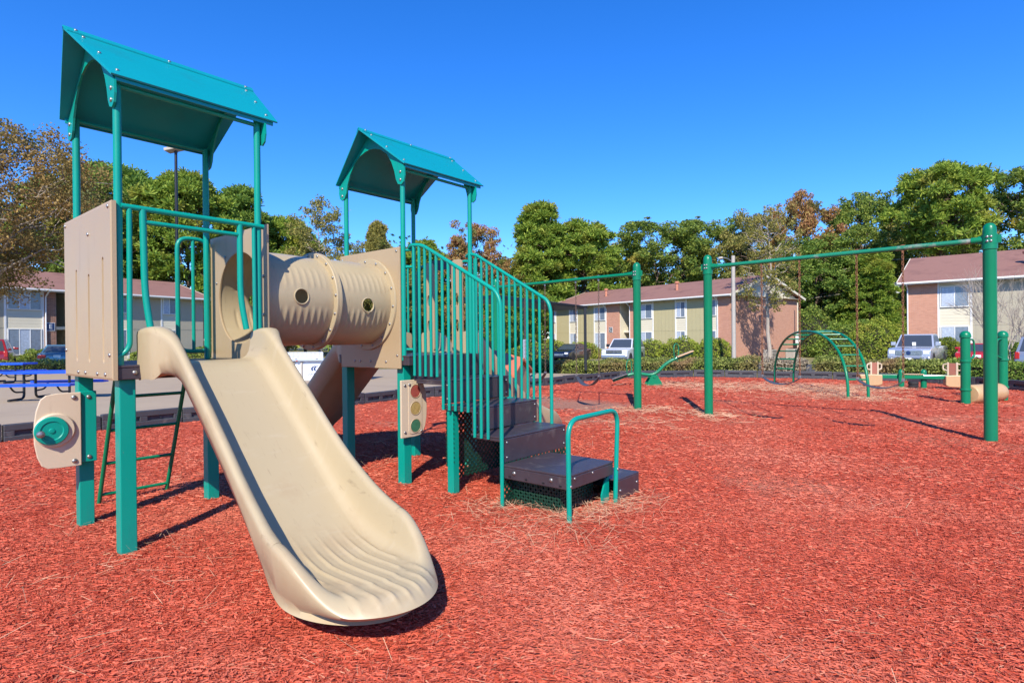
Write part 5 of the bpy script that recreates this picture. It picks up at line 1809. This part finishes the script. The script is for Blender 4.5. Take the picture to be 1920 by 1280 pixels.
        obj('grille_bar', MB().box(fx + 0.021, fx + 0.03, -0.60, 0.60, 0.875, 0.925), M['chrome'], g_)
        obj('emblem', MB().prism([(-0.12, -0.025), (-0.04, -0.025), (-0.04, -0.045), (0.04, -0.045), (0.04, -0.025), (0.12, -0.025), (0.12, 0.025), (0.04, 0.025), (0.04, 0.045), (-0.04, 0.045), (-0.04, 0.025), (-0.12, 0.025)], lambda a, b_, d: (d, a, 0.90 + b_), fx + 0.031, fx + 0.04), M['rim'], g_)
        obj('bumper', MB().box(fx - 0.05, fx + 0.10, -0.97, 0.97, 0.45, 0.66), M['chrome'], e, bevel=0.05)
    else:
        obj('grille', MB().box(fx - 0.02, fx + 0.012, -0.45, 0.45, 0.48, 0.66), M['chrome'], e, bevel=0.02)
        obj('bumper', MB().box(fx - 0.1, fx + 0.05, -W + 0.06, W - 0.06, 0.30, 0.50), m_, e, bevel=0.06)
        obj('bumper', MB().box(rx - 0.07, rx + 0.1, -W + 0.05, W - 0.05, 0.36, 0.60), m_, e, bevel=0.06)
        obj('licence_plate', MB().box(rx - 0.015, rx - 0.001 if kind == 'van' else rx + 0.02, -0.17, 0.17, 0.74, 0.88), M['white'], e)
    return e


car('parked_car', 'white two door sport utility vehicle parked facing the playground', 'car', (8.55, 44.0, -0.42), (-0.47, -0.88), paint('white_car_paint', (0.72, 0.72, 0.74)), 'suv')
car('parked_car', 'black sedan parked beside the white sport utility vehicle', 'car', (5.1, 50.0, -0.42), (-0.52, -0.86), paint('black_car_paint', (0.008, 0.010, 0.022)), 'sedan')
car('pickup_truck', 'silver pickup truck parked facing the playground by round bush', 'pickup', (24.0, 34.0, -0.37), (-0.70, -0.715), paint('silver_car_paint', (0.40, 0.44, 0.53)), 'pickup')
car('parked_car', 'bright red sedan seen from behind, right of the silver pickup', 'car', (25.3, 31.2, -0.42), (0.66, 0.75), paint('red_car_paint', (0.50, 0.012, 0.014)), 'sedan')
car('parked_car', 'grey blue minivan at the right edge of the picture', 'van', (25.1, 26.9, ter(25, 27)), (0.74, 0.67), paint('grey_car_paint', (0.22, 0.25, 0.32)), 'van')
car('parked_car', 'teal blue sedan seen from behind beside the brown brick house', 'car', (-26.9, 34.6, ter(-26, 34)), (-0.50, 0.866), paint('teal_car_paint', (0.10, 0.22, 0.29)), 'sedan')
car('parked_car', 'dark red car at the left edge seen from behind', 'car', (-29.9, 33.0, ter(-30, 33)), (-0.60, 0.80), paint('dark_red_car_paint', (0.32, 0.015, 0.025)), 'van')

# ------------------------------------------------------------------ vegetation
def leaf_quads(cen, size, aspect=0.6, flat=0.0, seed=0):
    """one bent-free leaf quad per centre, random attitude (flat>0 biases leaves to lie level)"""
    n = len(cen)
    a = rng.normal(size=(n, 3))
    a[:, 2] *= (1 - flat)
    a /= np.linalg.norm(a, axis=1)[:, None]
    b_ = rng.normal(size=(n, 3))
    b_ -= a * np.sum(a * b_, 1)[:, None]
    b_ /= np.linalg.norm(b_, axis=1)[:, None] + 1e-9
    s_ = (size * rng.uniform(0.6, 1.3, n))[:, None]
    V = np.stack([cen - a * s_ * 0.5, cen + b_ * s_ * aspect * 0.5, cen + a * s_ * 0.5, cen - b_ * s_ * aspect * 0.5], 1).reshape(-1, 3)
    F = np.arange(n)[:, None] * 4 + np.arange(4)[None]
    return V, F


def needle_tufts(cen, n_per, length, width):
    """needles radiating from each tuft centre"""
    m_ = len(cen)
    d = rng.normal(size=(m_, n_per, 3))
    d[..., 2] = d[..., 2] * 0.75 + 0.35
    d /= np.linalg.norm(d, axis=2)[..., None]
    c = rng.normal(size=(m_, n_per, 3))
    s_ = np.cross(d, c)
    s_ /= np.linalg.norm(s_, axis=2)[..., None] + 1e-9
    L = length * rng.uniform(0.65, 1.2, (m_, n_per, 1))
    o_ = cen[:, None] + d * 0.05
    W = width
    V = np.stack([o_ - s_ * W * 0.35, o_ + s_ * W * 0.35, o_ + d * L + s_ * W, o_ + d * L - s_ * W], 2).reshape(-1, 3)
    k = m_ * n_per
    return V, np.arange(k)[:, None] * 4 + np.arange(4)[None]


def limb(mb, a, b_, r0, r1, wob=0.15):
    a, b_ = Vector(a), Vector(b_)
    pts = []
    ln = (b_ - a).length
    for k in range(6):
        t_ = k / 5
        p = a.lerp(b_, t_)
        if 0 < k < 5:
            p += Vector(rng.normal(0, wob * ln * 0.12, 3))
        pts.append(p)
    mb.tube(pts, [r0 + (r1 - r0) * k / 5 for k in range(6)], 6)


def leafmat(name, c0, c1, c2, tr=0.38, noise=None):
    return island_mat(name, [(0.0, c0), (0.5, c1), (1.0, c2)], 0.65, tr, noise, spec=0.25)


LM = {
    'pine': leafmat('pine_needles', (0.117, 0.203, 0.031), (0.221, 0.324, 0.043), (0.414, 0.480, 0.068), noise=[(0.35, 0.55, 0.75, (0.440, 0.380, 0.068))]),
    'pine_d': leafmat('dark_pine_needles', (0.091, 0.176, 0.036), (0.187, 0.300, 0.054), (0.356, 0.456, 0.074)),
    'oak': leafmat('oak_leaves', (0.079, 0.137, 0.029), (0.183, 0.264, 0.045), (0.384, 0.419, 0.074), noise=[(0.30, 0.58, 0.78, (0.536, 0.375, 0.071))]),
    'green': leafmat('green_leaves', (0.076, 0.150, 0.028), (0.189, 0.289, 0.046), (0.380, 0.453, 0.087)),
    'autumn': leafmat('autumn_leaves', (0.17, 0.10, 0.04), (0.36, 0.22, 0.07), (0.50, 0.34, 0.11), noise=[(0.5, 0.47, 0.66, (0.15, 0.16, 0.05))]),
    'rust': leafmat('rust_leaves', (0.264, 0.121, 0.059), (0.439, 0.211, 0.087), (0.482, 0.380, 0.116), noise=[(0.4, 0.50, 0.70, (0.187, 0.211, 0.055))]),
    'olive': leafmat('olive_leaves', (0.138, 0.150, 0.043), (0.304, 0.278, 0.070), (0.480, 0.390, 0.106), noise=[(0.4, 0.55, 0.75, (0.151, 0.215, 0.043))]),
    'hedge': leafmat('hedge_leaves', (0.077, 0.107, 0.023), (0.242, 0.290, 0.059), (0.527, 0.535, 0.145), noise=[(0.6, 0.56, 0.72, (0.374, 0.246, 0.116))]),
    'bush': leafmat('bush_leaves', (0.128, 0.188, 0.023), (0.304, 0.379, 0.043), (0.505, 0.504, 0.078), noise=[(0.8, 0.58, 0.75, (0.480, 0.328, 0.078))]),
    'grey': leafmat('grey_twigs', (0.242, 0.190, 0.137), (0.439, 0.356, 0.253), (0.615, 0.513, 0.350)),
}


def make_proto(kind, h, rad, c0, n, lsize, nl, nsub=10, seed=1):
    """one tree shape: limbs and foliage meshes, reused at other sizes"""
    global rng
    keep = rng
    rng = np.random.default_rng(seed)
    tb = MB()
    z0 = h * c0
    ch = h - z0
    tr_ = 0.010 * h + 0.05
    top = Vector((0, 0, h * (0.80 if kind != 'pine' else 0.94)))
    pts = []
    for k in range(9):
        t_ = k / 8
        pts.append(Vector((0, 0, -0.3)).lerp(top, t_) + Vector((rng.normal(0, 0.010 * h), rng.normal(0, 0.010 * h), 0)) * (0 if k == 0 else 1))
    tb.tube(pts, [tr_ * (1 - 0.86 * k / 8) for k in range(9)], 8)

    def on_trunk(z):
        f = min(0.999, max(0, (z + 0.3) / (top.z + 0.3))) * 8
        i = int(f)
        return pts[i].lerp(pts[i + 1], f - i)
    zc = z0 + ch * 0.5
    lobes = []
    for i in range(nl):
        u_ = min(0.98, -0.92 + 1.92 * ((i + rng.uniform(0, 1)) / nl))
        a = i * 2.399 + rng.uniform(-0.5, 0.5)
        sn = math.sqrt(max(0, 1 - u_ * u_))
        if kind == 'pine':
            f = (u_ + 0.92) / 1.92
            rr = rad * (0.10 + 0.82 * (1 - f) ** 0.75) * rng.uniform(0.5, 1.0)
            z = z0 + ch * (0.04 + 0.93 * f)
        elif kind == 'round_pine':
            rr = rad * (sn * 0.86 + 0.05) * rng.uniform(0.5, 1.0)
            z = zc + u_ * ch * 0.44
        else:
            rr = rad * (sn * 0.80 + 0.04) * rng.uniform(0.5, 1.08)
            z = zc + u_ * ch * 0.43
        c = Vector((math.cos(a) * rr, math.sin(a) * rr, z))
        s_ = on_trunk(min(z * 0.92, max(z0 * 0.8, z - rr * 0.55)))
        limb(tb, s_, c, 0.022 + 0.0038 * h * (1.1 - (z - z0) / ch), 0.018, 0.6)
        for q in range(2):
            tip = c + Vector(rng.normal(0, 0.14 * rad, 3))
            tip.z = min(tip.z, h * 0.95)
            limb(tb, s_.lerp(c, 0.6), tip, 0.03, 0.012, 0.6)
        lr = rad * (rng.uniform(0.20, 0.40) if kind == 'broad' else rng.uniform(0.13, 0.27))
        lobes.append((c, lr))
    if kind in ('pine', 'round_pine'):
        npt = 22
        nt_ = int(n / npt)
        wts = np.array([l[1] ** 2 for l in lobes])
        idx = rng.choice(len(lobes), nt_, p=wts / wts.sum())
        C_ = np.array([tuple(l[0]) for l in lobes])[idx]
        Rr = np.array([l[1] for l in lobes])[idx]
        d = rng.normal(size=(nt_, 3))
        d[:, 2] = np.abs(d[:, 2]) * 0.9 - 0.3
        d /= np.linalg.norm(d, axis=1)[:, None]
        cens = C_ + d * (Rr * rng.uniform(0.35, 1.0, nt_) ** 0.5)[:, None] * np.array([1.1, 1.1, 0.75])
        cens[:, 2] = np.minimum(cens[:, 2], h - 0.2)
        V, F = needle_tufts(cens, npt, lsize, lsize * 0.11)
    else:
        cs, rs = [], []
        for c, lr in lobes:
            for k in range(nsub):
                d = Vector(rng.normal(size=3))
                d.normalize()
                cs.append(tuple(c + d * lr * rng.uniform(0.3, 1.0)))
                rs.append(lr * rng.uniform(0.22, 0.55))
        cs, rs = np.array(cs), np.array(rs)
        w_ = rs ** 2
        idx = rng.choice(len(cs), n, p=w_ / w_.sum())
        off = rng.normal(size=(n, 3))
        off /= np.linalg.norm(off, axis=1)[:, None]
        off *= (rng.uniform(0, 1, n) ** 0.45 * rs[idx])[:, None]
        off[:, 2] *= 0.8
        c = cs[idx] + off
        c[:, 2] = np.clip(c[:, 2], 0.3, h)
        V, F = leaf_quads(c, lsize, 0.66)
    rng = keep
    return (h, rad, mesh_from('trunk', tb, True), fast_mesh('crown', V, F, M['bark']))


PROTO = {
    'broad': [make_proto('broad', 16, 5.0, 0.08, 46000, 0.23, 40, seed=11), make_proto('broad', 16, 5.0, 0.10, 46000, 0.23, 36, seed=23), make_proto('broad', 16, 5.0, 0.06, 46000, 0.23, 44, seed=37)],
    'high': [make_proto('broad', 16, 5.0, 0.24, 40000, 0.23, 34, seed=41)],
    'sparse': [make_proto('broad', 16, 3.2, 0.16, 13000, 0.20, 44, 7, seed=53)],
    'birch': [make_proto('broad', 11.6, 4.9, 0.36, 52000, 0.125, 44, seed=61)],
    'thin': [make_proto('broad', 12.2, 2.5, 0.28, 8500, 0.15, 40, 7, seed=67)],
    'pine': [make_proto('pine', 17, 4.4, 0.08, 52000, 0.50, 74, seed=71), make_proto('pine', 17, 4.4, 0.06, 52000, 0.50, 80, seed=79)],
    'round_pine': [make_proto('round_pine', 17, 4.8, 0.10, 56000, 0.52, 84, seed=83), make_proto('round_pine', 17, 4.8, 0.14, 56000, 0.52, 76, seed=89)],
    'dome_pine': [make_proto('round_pine', 18.4, 4.9, 0.50, 30000, 0.52, 62, seed=97)],
}
tree_count = {}


def tree(name, label, x, y, zb, h, rad, kind, lm, trunk='bark', c0=0.35, n=0, lsize=0, clump=1.0, lean=0.0, group='trees behind the houses', dens=1.0):
    """h: total height; rad: crown radius"""
    if kind == 'broad':
        kind = 'birch' if n > 30000 else 'thin' if 'pale trunked' in label else 'sparse' if 'thin leafed' in label or 'sparse' in label else 'high' if c0 >= 0.2 else 'broad'
    elif c0 > 0.4:
        kind = 'dome_pine'
    k = tree_count.get(kind, 0)
    tree_count[kind] = k + 1
    h0, r0, tm, cm_ = PROTO[kind][k % len(PROTO[kind])]
    e = empty(name, (x, y, zb))
    tag(e, label, 'tree', group)
    for nm, me, m_ in (('trunk', tm, M[trunk]), ('crown', cm_, LM[lm])):
        o_ = bpy.data.objects.new(nm, me)
        C.objects.link(o_)
        o_.parent = e
        o_.rotation_euler = (0, 0, (k * 2.4 + x) % 6.28)
        o_.scale = (rad / r0, rad / r0, h / h0)
        if not me.materials:
            me.materials.append(m_)
        o_.material_slots[0].link = 'OBJECT'
        o_.material_slots[0].material = m_
    return e


ZG = -0.42
# left side
tree('birch_tree', 'golden brown birch tree with pale branches at the left edge', -23.6, 26.0, -0.1, 11.6, 4.9, 'broad', 'autumn', 'bark_pale', 0.36, 46000, 0.125, 1.7, 0.0, 'trees at the left edge', 1.7)
tree('oak_tree', 'dark evergreen oak behind the golden birch', -38.5, 50.0, -0.1, 17.0, 5.7, 'broad', 'oak', 'bark', 0.12, 16312, 0.30, 1.4)
tree('oak_tree', 'tall olive tree rising behind the golden birch at the left edge', -46.0, 47.0, -0.1, 18.5, 7.1, 'broad', 'olive', 'bark', 0.15, 17218, 0.30, 1.4)
tree('pine_tree', 'broad round pine left of the floodlight pole', -39.8, 58, -0.1, 19.6, 5.9, 'round_pine', 'pine_d', 'bark', 0.12, 17500, 0.38, 1.3, 0, 'pines behind the houses', 1.3)
tree('pine_tree', 'round topped pine straight behind the floodlight pole', -31.6, 56, -0.1, 18.2, 5.4, 'round_pine', 'pine', 'bark', 0.12, 17500, 0.38, 1.3, 0, 'pines behind the houses', 1.3)
tree('pine_tree', 'pine seen through the near tower between its two right posts', -29.1, 62, -0.1, 18.0, 5.1, 'pine', 'pine_d', 'bark', 0.09, 17500, 0.40, 1.3, 0, 'pines behind the houses', 1.3)
tree('pine_tree', 'shorter pine just right of the near tower', -25.8, 66, -0.1, 15.9, 4.2, 'round_pine', 'pine', 'bark', 0.06, 14500, 0.40, 1.2, 0, 'pines behind the houses', 1.1)
tree('maple_tree', 'thin leafed tall tree with sky showing through above the tunnel', -19.9, 60, -0.1, 16.7, 3.5, 'broad', 'olive', 'bark_pale', 0.22, 7163, 0.29, 0.9)
tree('maple_tree', 'bushy olive tree behind the tunnel', -22.3, 57, -0.1, 9.6, 4.2, 'broad', 'olive', 'bark', 0.08, 12687, 0.29, 1.3)
tree('cedar_tree', 'slim pointed cedar between the two roofed towers', -15.0, 64, -0.3, 14.9, 2.6, 'pine', 'olive', 'bark', 0.06, 11781, 0.29, 1.2, 0, 'trees behind the houses', 1.1)
tree('maple_tree', 'sparse small tree beside the slim cedar', -18.3, 70, -0.3, 14.0, 3.7, 'broad', 'olive', 'bark_pale', 0.15, 7917, 0.30, 1.0)
tree('pine_tree', 'round pine under the far roof, low on the skyline', -11.5, 76, ZG, 15.2, 4.0, 'round_pine', 'pine', 'bark', 0.16, 13593, 0.40, 1.2, 0, 'pines behind the houses', 1.1)
tree('maple_tree', 'bushy tree behind the far tower legs', -14.0, 72, ZG, 11.0, 5.0, 'broad', 'olive', 'bark', 0.05, 12687, 0.31, 1.3)
tree('maple_tree', 'rusty red autumn tree behind the far roof post', -4.4, 66, ZG, 15.4, 4.1, 'broad', 'rust', 'bark_pale', 0.16, 12687, 0.28, 1.2)
tree('maple_tree', 'olive tree at the top of the stair railing', -0.8, 70, ZG, 12.2, 4.5, 'broad', 'olive', 'bark', 0.08, 13593, 0.30, 1.3)
tree('magnolia_tree', 'dense dark leafed tree seen through the stair railing', 0.3, 57, ZG, 7.3, 3.9, 'broad', 'green', 'bark', 0.05, 17218, 0.27, 1.5)
tree('maple_tree', 'round olive tree filling the gap behind the tunnel', -25.0, 70, -0.1, 13.2, 4.4, 'broad', 'olive', 'bark', 0.05, 11000, 0.32, 1.3)
tree('oak_tree', 'green tree low behind the tunnel flange', -19.0, 68, -0.1, 10.6, 4.6, 'broad', 'oak', 'bark', 0.04, 11000, 0.32, 1.3)
tree('maple_tree', 'olive tree just left of the far tower', -16.2, 75, -0.3, 14.8, 4.0, 'broad', 'olive', 'bark', 0.05, 10000, 0.32, 1.3)
tree('maple_tree', 'brownish tree between the far roof posts', -8.3, 77, -0.3, 13.0, 4.2, 'broad', 'olive', 'bark', 0.05, 10000, 0.32, 1.3)
# centre
tree('pine_tree', 'tall pointed pine left of the middle swing frame', 3.4, 70, ZG, 18.2, 5.5, 'pine', 'pine', 'bark', 0.08, 17500, 0.40, 1.4, 0, 'pines behind the houses', 1.5)
tree('pine_tree', 'flat topped pine above the left end of olive house', 8.9, 72, ZG, 16.6, 5.7, 'round_pine', 'pine', 'bark', 0.24, 17500, 0.40, 1.3, 0, 'pines behind the houses', 1.2)
tree('oak_tree', 'wide oak above the roof of the olive panelled house', 19.4, 77, ZG, 17.6, 7.8, 'broad', 'oak', 'bark', 0.24, 17500, 0.34, 1.4, 0, 'trees behind the houses', 1.5)
tree('oak_tree', 'oak in the gap between the two swing frames', 14.6, 82, ZG, 14.2, 5.9, 'broad', 'oak', 'bark', 0.22, 13593, 0.34, 1.2)
tree('oak_tree', 'oak behind the near left post of the right swing frame', 27.0, 80, ZG, 18.4, 6.1, 'broad', 'oak', 'bark', 0.20, 17500, 0.34, 1.4)
tree('oak_tree', 'brownish oak behind the street lamp pole', 30.2, 73, ZG, 18.0, 5.2, 'broad', 'olive', 'bark', 0.12, 17218, 0.31, 1.4)
tree('maple_tree', 'reddish topped tree left of the utility pole', 35.6, 71, ZG, 19.6, 5.0, 'broad', 'rust', 'bark_pale', 0.14, 16312, 0.30, 1.3)
tree('oak_tree', 'full green tree reaching low behind the arch climber', 33.4, 63, ZG, 12.6, 5.7, 'broad', 'green', 'bark', 0.03, 17500, 0.30, 1.6)
tree('oak_tree', 'full green tree behind the utility pole', 39.8, 66, ZG, 14.8, 5.9, 'broad', 'oak', 'bark', 0.03, 17500, 0.31, 1.6)
tree('oak_tree', 'tall dark green tree right of the reddish topped tree', 43.6, 72, ZG, 20.1, 5.9, 'broad', 'oak', 'bark', 0.08, 17500, 0.31, 1.5)
tree('pine_tree', 'tallest pine with a domed crown above the right house', 41.9, 56, ZG, 18.4, 4.7, 'round_pine', 'pine', 'bark', 0.50, 17500, 0.38, 1.5, 0.0, 'pines behind the houses', 1.6)
tree('pine_tree', 'low young pine behind the right house roof edge', 36.6, 58.5, ZG, 10.5, 4.0, 'pine', 'pine', 'bark', 0.06, 13593, 0.38, 1.3, 0, 'pines behind the houses', 1.1)
tree('oak_tree', 'dark tree at the right edge behind the brick house', 52.6, 60, ZG, 19.4, 6.6, 'broad', 'oak', 'bark', 0.15, 17500, 0.32, 1.5)
tree('oak_tree', 'orange tinged tree between domed pine and right edge', 49.0, 66, ZG, 18.0, 5.2, 'broad', 'olive', 'bark', 0.15, 14500, 0.31, 1.3)
tree('birch_tree', 'pale trunked thin tree in front of the brick gable', 19.9, 44.6, ZG, 12.2, 2.5, 'broad', 'olive', 'bark_pale', 0.28, 5200, 0.19, 1.5, 0.0, 'trees by the houses', 1.6)

# far woods closing the view
VV, FF, o0 = [], [], 0
for i in range(90):
    a = i / 89
    x_ = -100 + 210 * a
    y_ = 96 + 10 * math.sin(i * 1.7)
    hh = 14.5 + 2.6 * math.sin(i * 2.3) + 1.8 * math.sin(i * 0.9)
    n = 1000
    c = np.array([x_, y_, hh * 0.48]) + rng.normal(0, 1, (n, 3)) * np.array([2.6, 2.0, hh * 0.24])
    c[:, 2] = np.where(c[:, 2] > hh * 0.93, hh * rng.uniform(0.3, 0.92, n), c[:, 2])
    V, F = leaf_quads(c, 0.62, 0.7)
    VV.append(V)
    FF.append(F + o0)
    o0 += len(V)
o = obj('far_woods', fast_mesh('far_woods', np.concatenate(VV), np.concatenate(FF), LM['oak']), None)
tag(o, 'dark belt of distant woods behind the houses', 'woods', kind='stuff')


def bush(name, label, x, y, z, rx, ry, h, n, lm, ls, group=None, cat='bush'):
    e = empty(name, (x, y, z))
    tag(e, label, cat, group)
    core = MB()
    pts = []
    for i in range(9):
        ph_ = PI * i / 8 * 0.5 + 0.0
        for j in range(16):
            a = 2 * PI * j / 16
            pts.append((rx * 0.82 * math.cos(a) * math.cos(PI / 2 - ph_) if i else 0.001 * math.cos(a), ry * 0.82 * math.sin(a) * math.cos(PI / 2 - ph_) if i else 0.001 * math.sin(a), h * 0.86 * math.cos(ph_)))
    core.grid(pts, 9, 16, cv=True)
    obj('dark_core', core, M['core'], e)
    d = rng.normal(size=(n, 3))
    d[:, 2] = np.abs(d[:, 2])
    d /= np.linalg.norm(d, axis=1)[:, None]
    bump_ = 1 + 0.07 * np.sin(d[:, 0] * 7 + x) * np.sin(d[:, 1] * 6 + y) + 0.05 * np.sin(d[:, 2] * 13 + d[:, 0] * 9)
    r_ = (0.80 + 0.20 * rng.uniform(0, 1, n) ** 0.6) * bump_
    c = d * r_[:, None] * np.array([rx, ry, h])
    V, F = leaf_quads(c, ls, 0.6)
    obj('foliage', fast_mesh('foliage', V, F, LM[lm]), None, e)
    return e


M['core'] = mat('dark_core_fill', (0.022, 0.020, 0.010), 0.95, var=0.4, scale=8)  # near-black fill for the solid core inside the leaves


def hedge(label, p0, p1, wd, h, n, lm='hedge', ls=0.085, group='low clipped hedges', zoff=0.0):
    a, b_ = Vector(p0), Vector(p1)
    d = b_ - a
    ln = d.length
    z0 = ter((a.x + b_.x) / 2, (a.y + b_.y) / 2) + zoff
    e = empty('hedge', (a.x, a.y, 0), math.atan2(d.y, d.x))
    tag(e, label, 'hedge', group)
    za, zb_ = ter(a.x, a.y), ter(b_.x, b_.y)
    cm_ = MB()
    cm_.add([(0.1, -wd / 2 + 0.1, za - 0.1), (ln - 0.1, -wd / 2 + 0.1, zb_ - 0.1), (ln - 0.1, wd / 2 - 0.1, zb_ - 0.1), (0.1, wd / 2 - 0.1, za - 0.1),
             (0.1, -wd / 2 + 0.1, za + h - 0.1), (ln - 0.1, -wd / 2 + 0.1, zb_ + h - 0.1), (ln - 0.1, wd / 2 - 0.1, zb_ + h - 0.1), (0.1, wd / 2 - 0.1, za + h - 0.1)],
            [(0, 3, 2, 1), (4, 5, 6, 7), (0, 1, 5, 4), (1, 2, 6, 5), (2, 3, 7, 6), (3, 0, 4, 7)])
    obj('dark_core', cm_, M['core'], e)
    f = rng.uniform(0, 1, n)
    x = rng.uniform(0, ln, n)
    top_ = f < wd / (wd + 1.6 * h)
    y = np.where(top_, rng.uniform(-wd / 2, wd / 2, n), np.where(rng.uniform(0, 1, n) < 0.72, -wd / 2, wd / 2) + rng.normal(0, 0.05, n))
    z = np.where(top_, h + rng.normal(0, 0.045, n), rng.uniform(0.02, h, n))
    lump = 0.055 * np.sin(x * 2.1) * np.sin(x * 0.73 + 1) + 0.03 * np.sin(x * 5.3 + y * 3)
    z = z + lump * (z / h) + za + (zb_ - za) * x / ln
    y = y * (1 + 0.4 * lump)
    # round the upper edges
    ed = np.clip((np.abs(y) / (wd / 2) - 0.75) * 4, 0, 1)
    z = z - ed * np.clip((z - za) / h - 0.8, 0, 1) * 0.35
    V, F = leaf_quads(np.stack([x, y, z], -1), ls, 0.62)
    obj('foliage', fast_mesh('foliage', V, F, LM[lm]), None, e)
    return e


hedge('clipped hedge from the court to the green seesaw', (0.2, 30.0), (5.9, 27.4), 1.1, 0.62, 9000)
hedge('clipped hedge behind the green seesaw and left swing post', (5.7, 26.9), (10.4, 24.2), 1.2, 0.64, 9000)
hedge('clipped hedge stretch between the arch climber and the seesaws', (12.0, 22.9), (15.5, 20.5), 1.2, 0.60, 8500)
hedge('clipped glossy hedge behind the log roller at the right edge', (15.5, 20.5), (20.5, 16.6), 1.3, 0.58, 12000, 'green')
hedge('sparse grey brown hedge seen under the arch climber', (10.5, 24.2), (11.9, 23.2), 0.9, 0.55, 3200, 'grey')
hedge('clipped hedge in front of the teal sedan at the left', (-34.0, 30.8), (-21.5, 29.6), 1.2, 0.60, 10000)
hedge('clipped hedge behind the ladder and slide hood', (-20.5, 31.2), (-13.0, 31.4), 1.2, 0.62, 6500)

# shrubs along the house fronts
bush('round_bush', 'big round clipped bush left of the silver pickup', 23.3, 37.0, ZG, 1.95, 1.8, 3.0, 12000, 'bush', 0.12)
bush('shrub', 'green shrub right behind the silver pickup', 27.0, 36.2, ZG, 1.7, 1.0, 1.75, 5500, 'bush', 0.12, 'shrubs along the house fronts')
bush('shrub', 'green shrub below the window of the right house', 29.2, 33.9, ZG, 1.6, 1.0, 1.5, 4500, 'green', 0.12, 'shrubs along the house fronts')
for i, (x_, y_, rx, h_, lab) in enumerate(((11.3, 47.6, 2.1, 1.75, 'clipped shrub right of the white vehicle'), (13.6, 46.3, 2.0, 1.95, 'middle clipped shrub before the olive panels'), (15.7, 45.0, 1.8, 1.85, 'clipped shrub beside the street lamp pole'),
                                           (6.7, 55.0, 2.0, 1.6, 'clipped shrub between black sedan and white vehicle'), (3.6, 58.0, 2.3, 1.9, 'clipped shrub behind the black sedan'), (1.0, 58.5, 2.4, 1.7, 'clipped shrub behind the stair railing'))):
    bush('shrub', lab, x_, y_, ZG, rx, 1.3, h_, 4600, 'bush', 0.13, 'shrubs along the house fronts')
for x_, y_, rx, lab in ((-32.4, 32.2, 1.5, 'dark shrub behind the red car'), (-29.9, 36.6, 1.6, 'dark shrub under the ground floor window with three panes'), (-26.6, 42.6, 1.8, 'dark shrub seen between the ladder rails'), (-24.6, 46.2, 1.8, 'dark shrub at the right end of the left house')):
    bush('shrub', lab, x_, y_, -0.1, rx, 1.1, 1.25, 3800, 'oak', 0.13, 'shrubs by the left house')
bush('shrub', 'broad green thicket at the foot of the trees by utility pole', 31.0, 52.0, ZG, 4.2, 2.0, 3.2, 8500, 'green', 0.2)
bush('shrub', 'broad thicket right of the brick gable', 28.4, 55.5, ZG, 3.6, 2.2, 4.6, 8500, 'oak', 0.2)
bush('shrub', 'red berried shrub seen low between the stair balusters', -7.2, 62.0, ZG, 2.6, 1.5, 1.9, 4000, 'rust', 0.16)
bush('shrub', 'dark rounded thicket at the foot of the magnolia', 2.0, 52.0, ZG, 3.0, 1.6, 1.5, 4500, 'oak', 0.15)


def bare_shrub(label, x, y, z, h, spread, n):
    e = empty('bare_shrub', (x, y, z))
    tag(e, label, 'shrub')
    m_ = MB()

    def grow(a, d, ln, r_, lv):
        b_ = a + d * ln
        m_.tube([a, a.lerp(b_, 0.5) + Vector(rng.normal(0, ln * 0.05, 3)), b_], [r_, r_ * 0.8, r_ * 0.6], 4, caps=False)
        if lv == 0:
            return
        for k in range(3 if lv > 1 else 4):
            nd = (d + Vector(rng.normal(0, 0.34, 3)) + Vector((0, 0, 0.12))).normalized()
            grow(a.lerp(b_, rng.uniform(0.5, 1.0)), nd, ln * rng.uniform(0.55, 0.85), r_ * 0.6, lv - 1)
    for k in range(n):
        a = rng.uniform(0, 2 * PI)
        t_ = rng.uniform(0.05, spread)
        grow(Vector((math.cos(a) * 0.25, math.sin(a) * 0.25, -0.05)), Vector((math.cos(a) * t_, math.sin(a) * t_, 1)).normalized(), h * rng.uniform(0.34, 0.46), 0.035, 4)
    obj('branches', m_, M['bark_pale'], e, smooth=True)


bare_shrub('leafless pale shrub with many upright stems by the right house', 27.6, 31.9, ZG, 5.6, 0.45, 9)

# grass tufts along the strip behind the border
n = 16000
x = rng.uniform(-1.0, 14.5, n)
yb_ = np.interp(x, [-1, 1.7, 3.9, 6.8, 8.8, 10.9, 12.6, 14.5], [19, 19.2, 21.5, 22.0, 21.2, 20.1, 18.9, 17.2])
y = yb_ + rng.uniform(0.0, 2.6, n)
ok = (x > 3.6) | (rng.uniform(0, 1, n) < 0.02)
ok &= ~inside(x, y, court)
x, y = x[ok], y[ok]
n = len(x)
hh = rng.uniform(0.04, 0.12, n)
dx_ = rng.normal(0, 0.03, n)
dy_ = rng.normal(0, 0.03, n)
zt = np.array([ter(a, c) for a, c in zip(x, y)])
w_ = 0.012
V = np.stack([np.stack([x - w_, y, zt], -1), np.stack([x + w_, y, zt], -1), np.stack([x + dx_ + w_ * 0.2, y + dy_, zt + hh], -1), np.stack([x + dx_ - w_ * 0.2, y + dy_, zt + hh], -1)], 1).reshape(-1, 3)
gmt = island_mat('lawn_blades', [(0, (0.12, 0.12, 0.03)), (0.5, (0.22, 0.20, 0.06)), (1, (0.38, 0.30, 0.13))], 0.7, 0.2)
tag(obj('lawn_grass', fast_mesh('lawn_grass', V, np.arange(n)[:, None] * 4 + np.arange(4)[None], gmt), None), 'thin yellowish lawn strip between border and hedge', 'grass', kind='stuff')
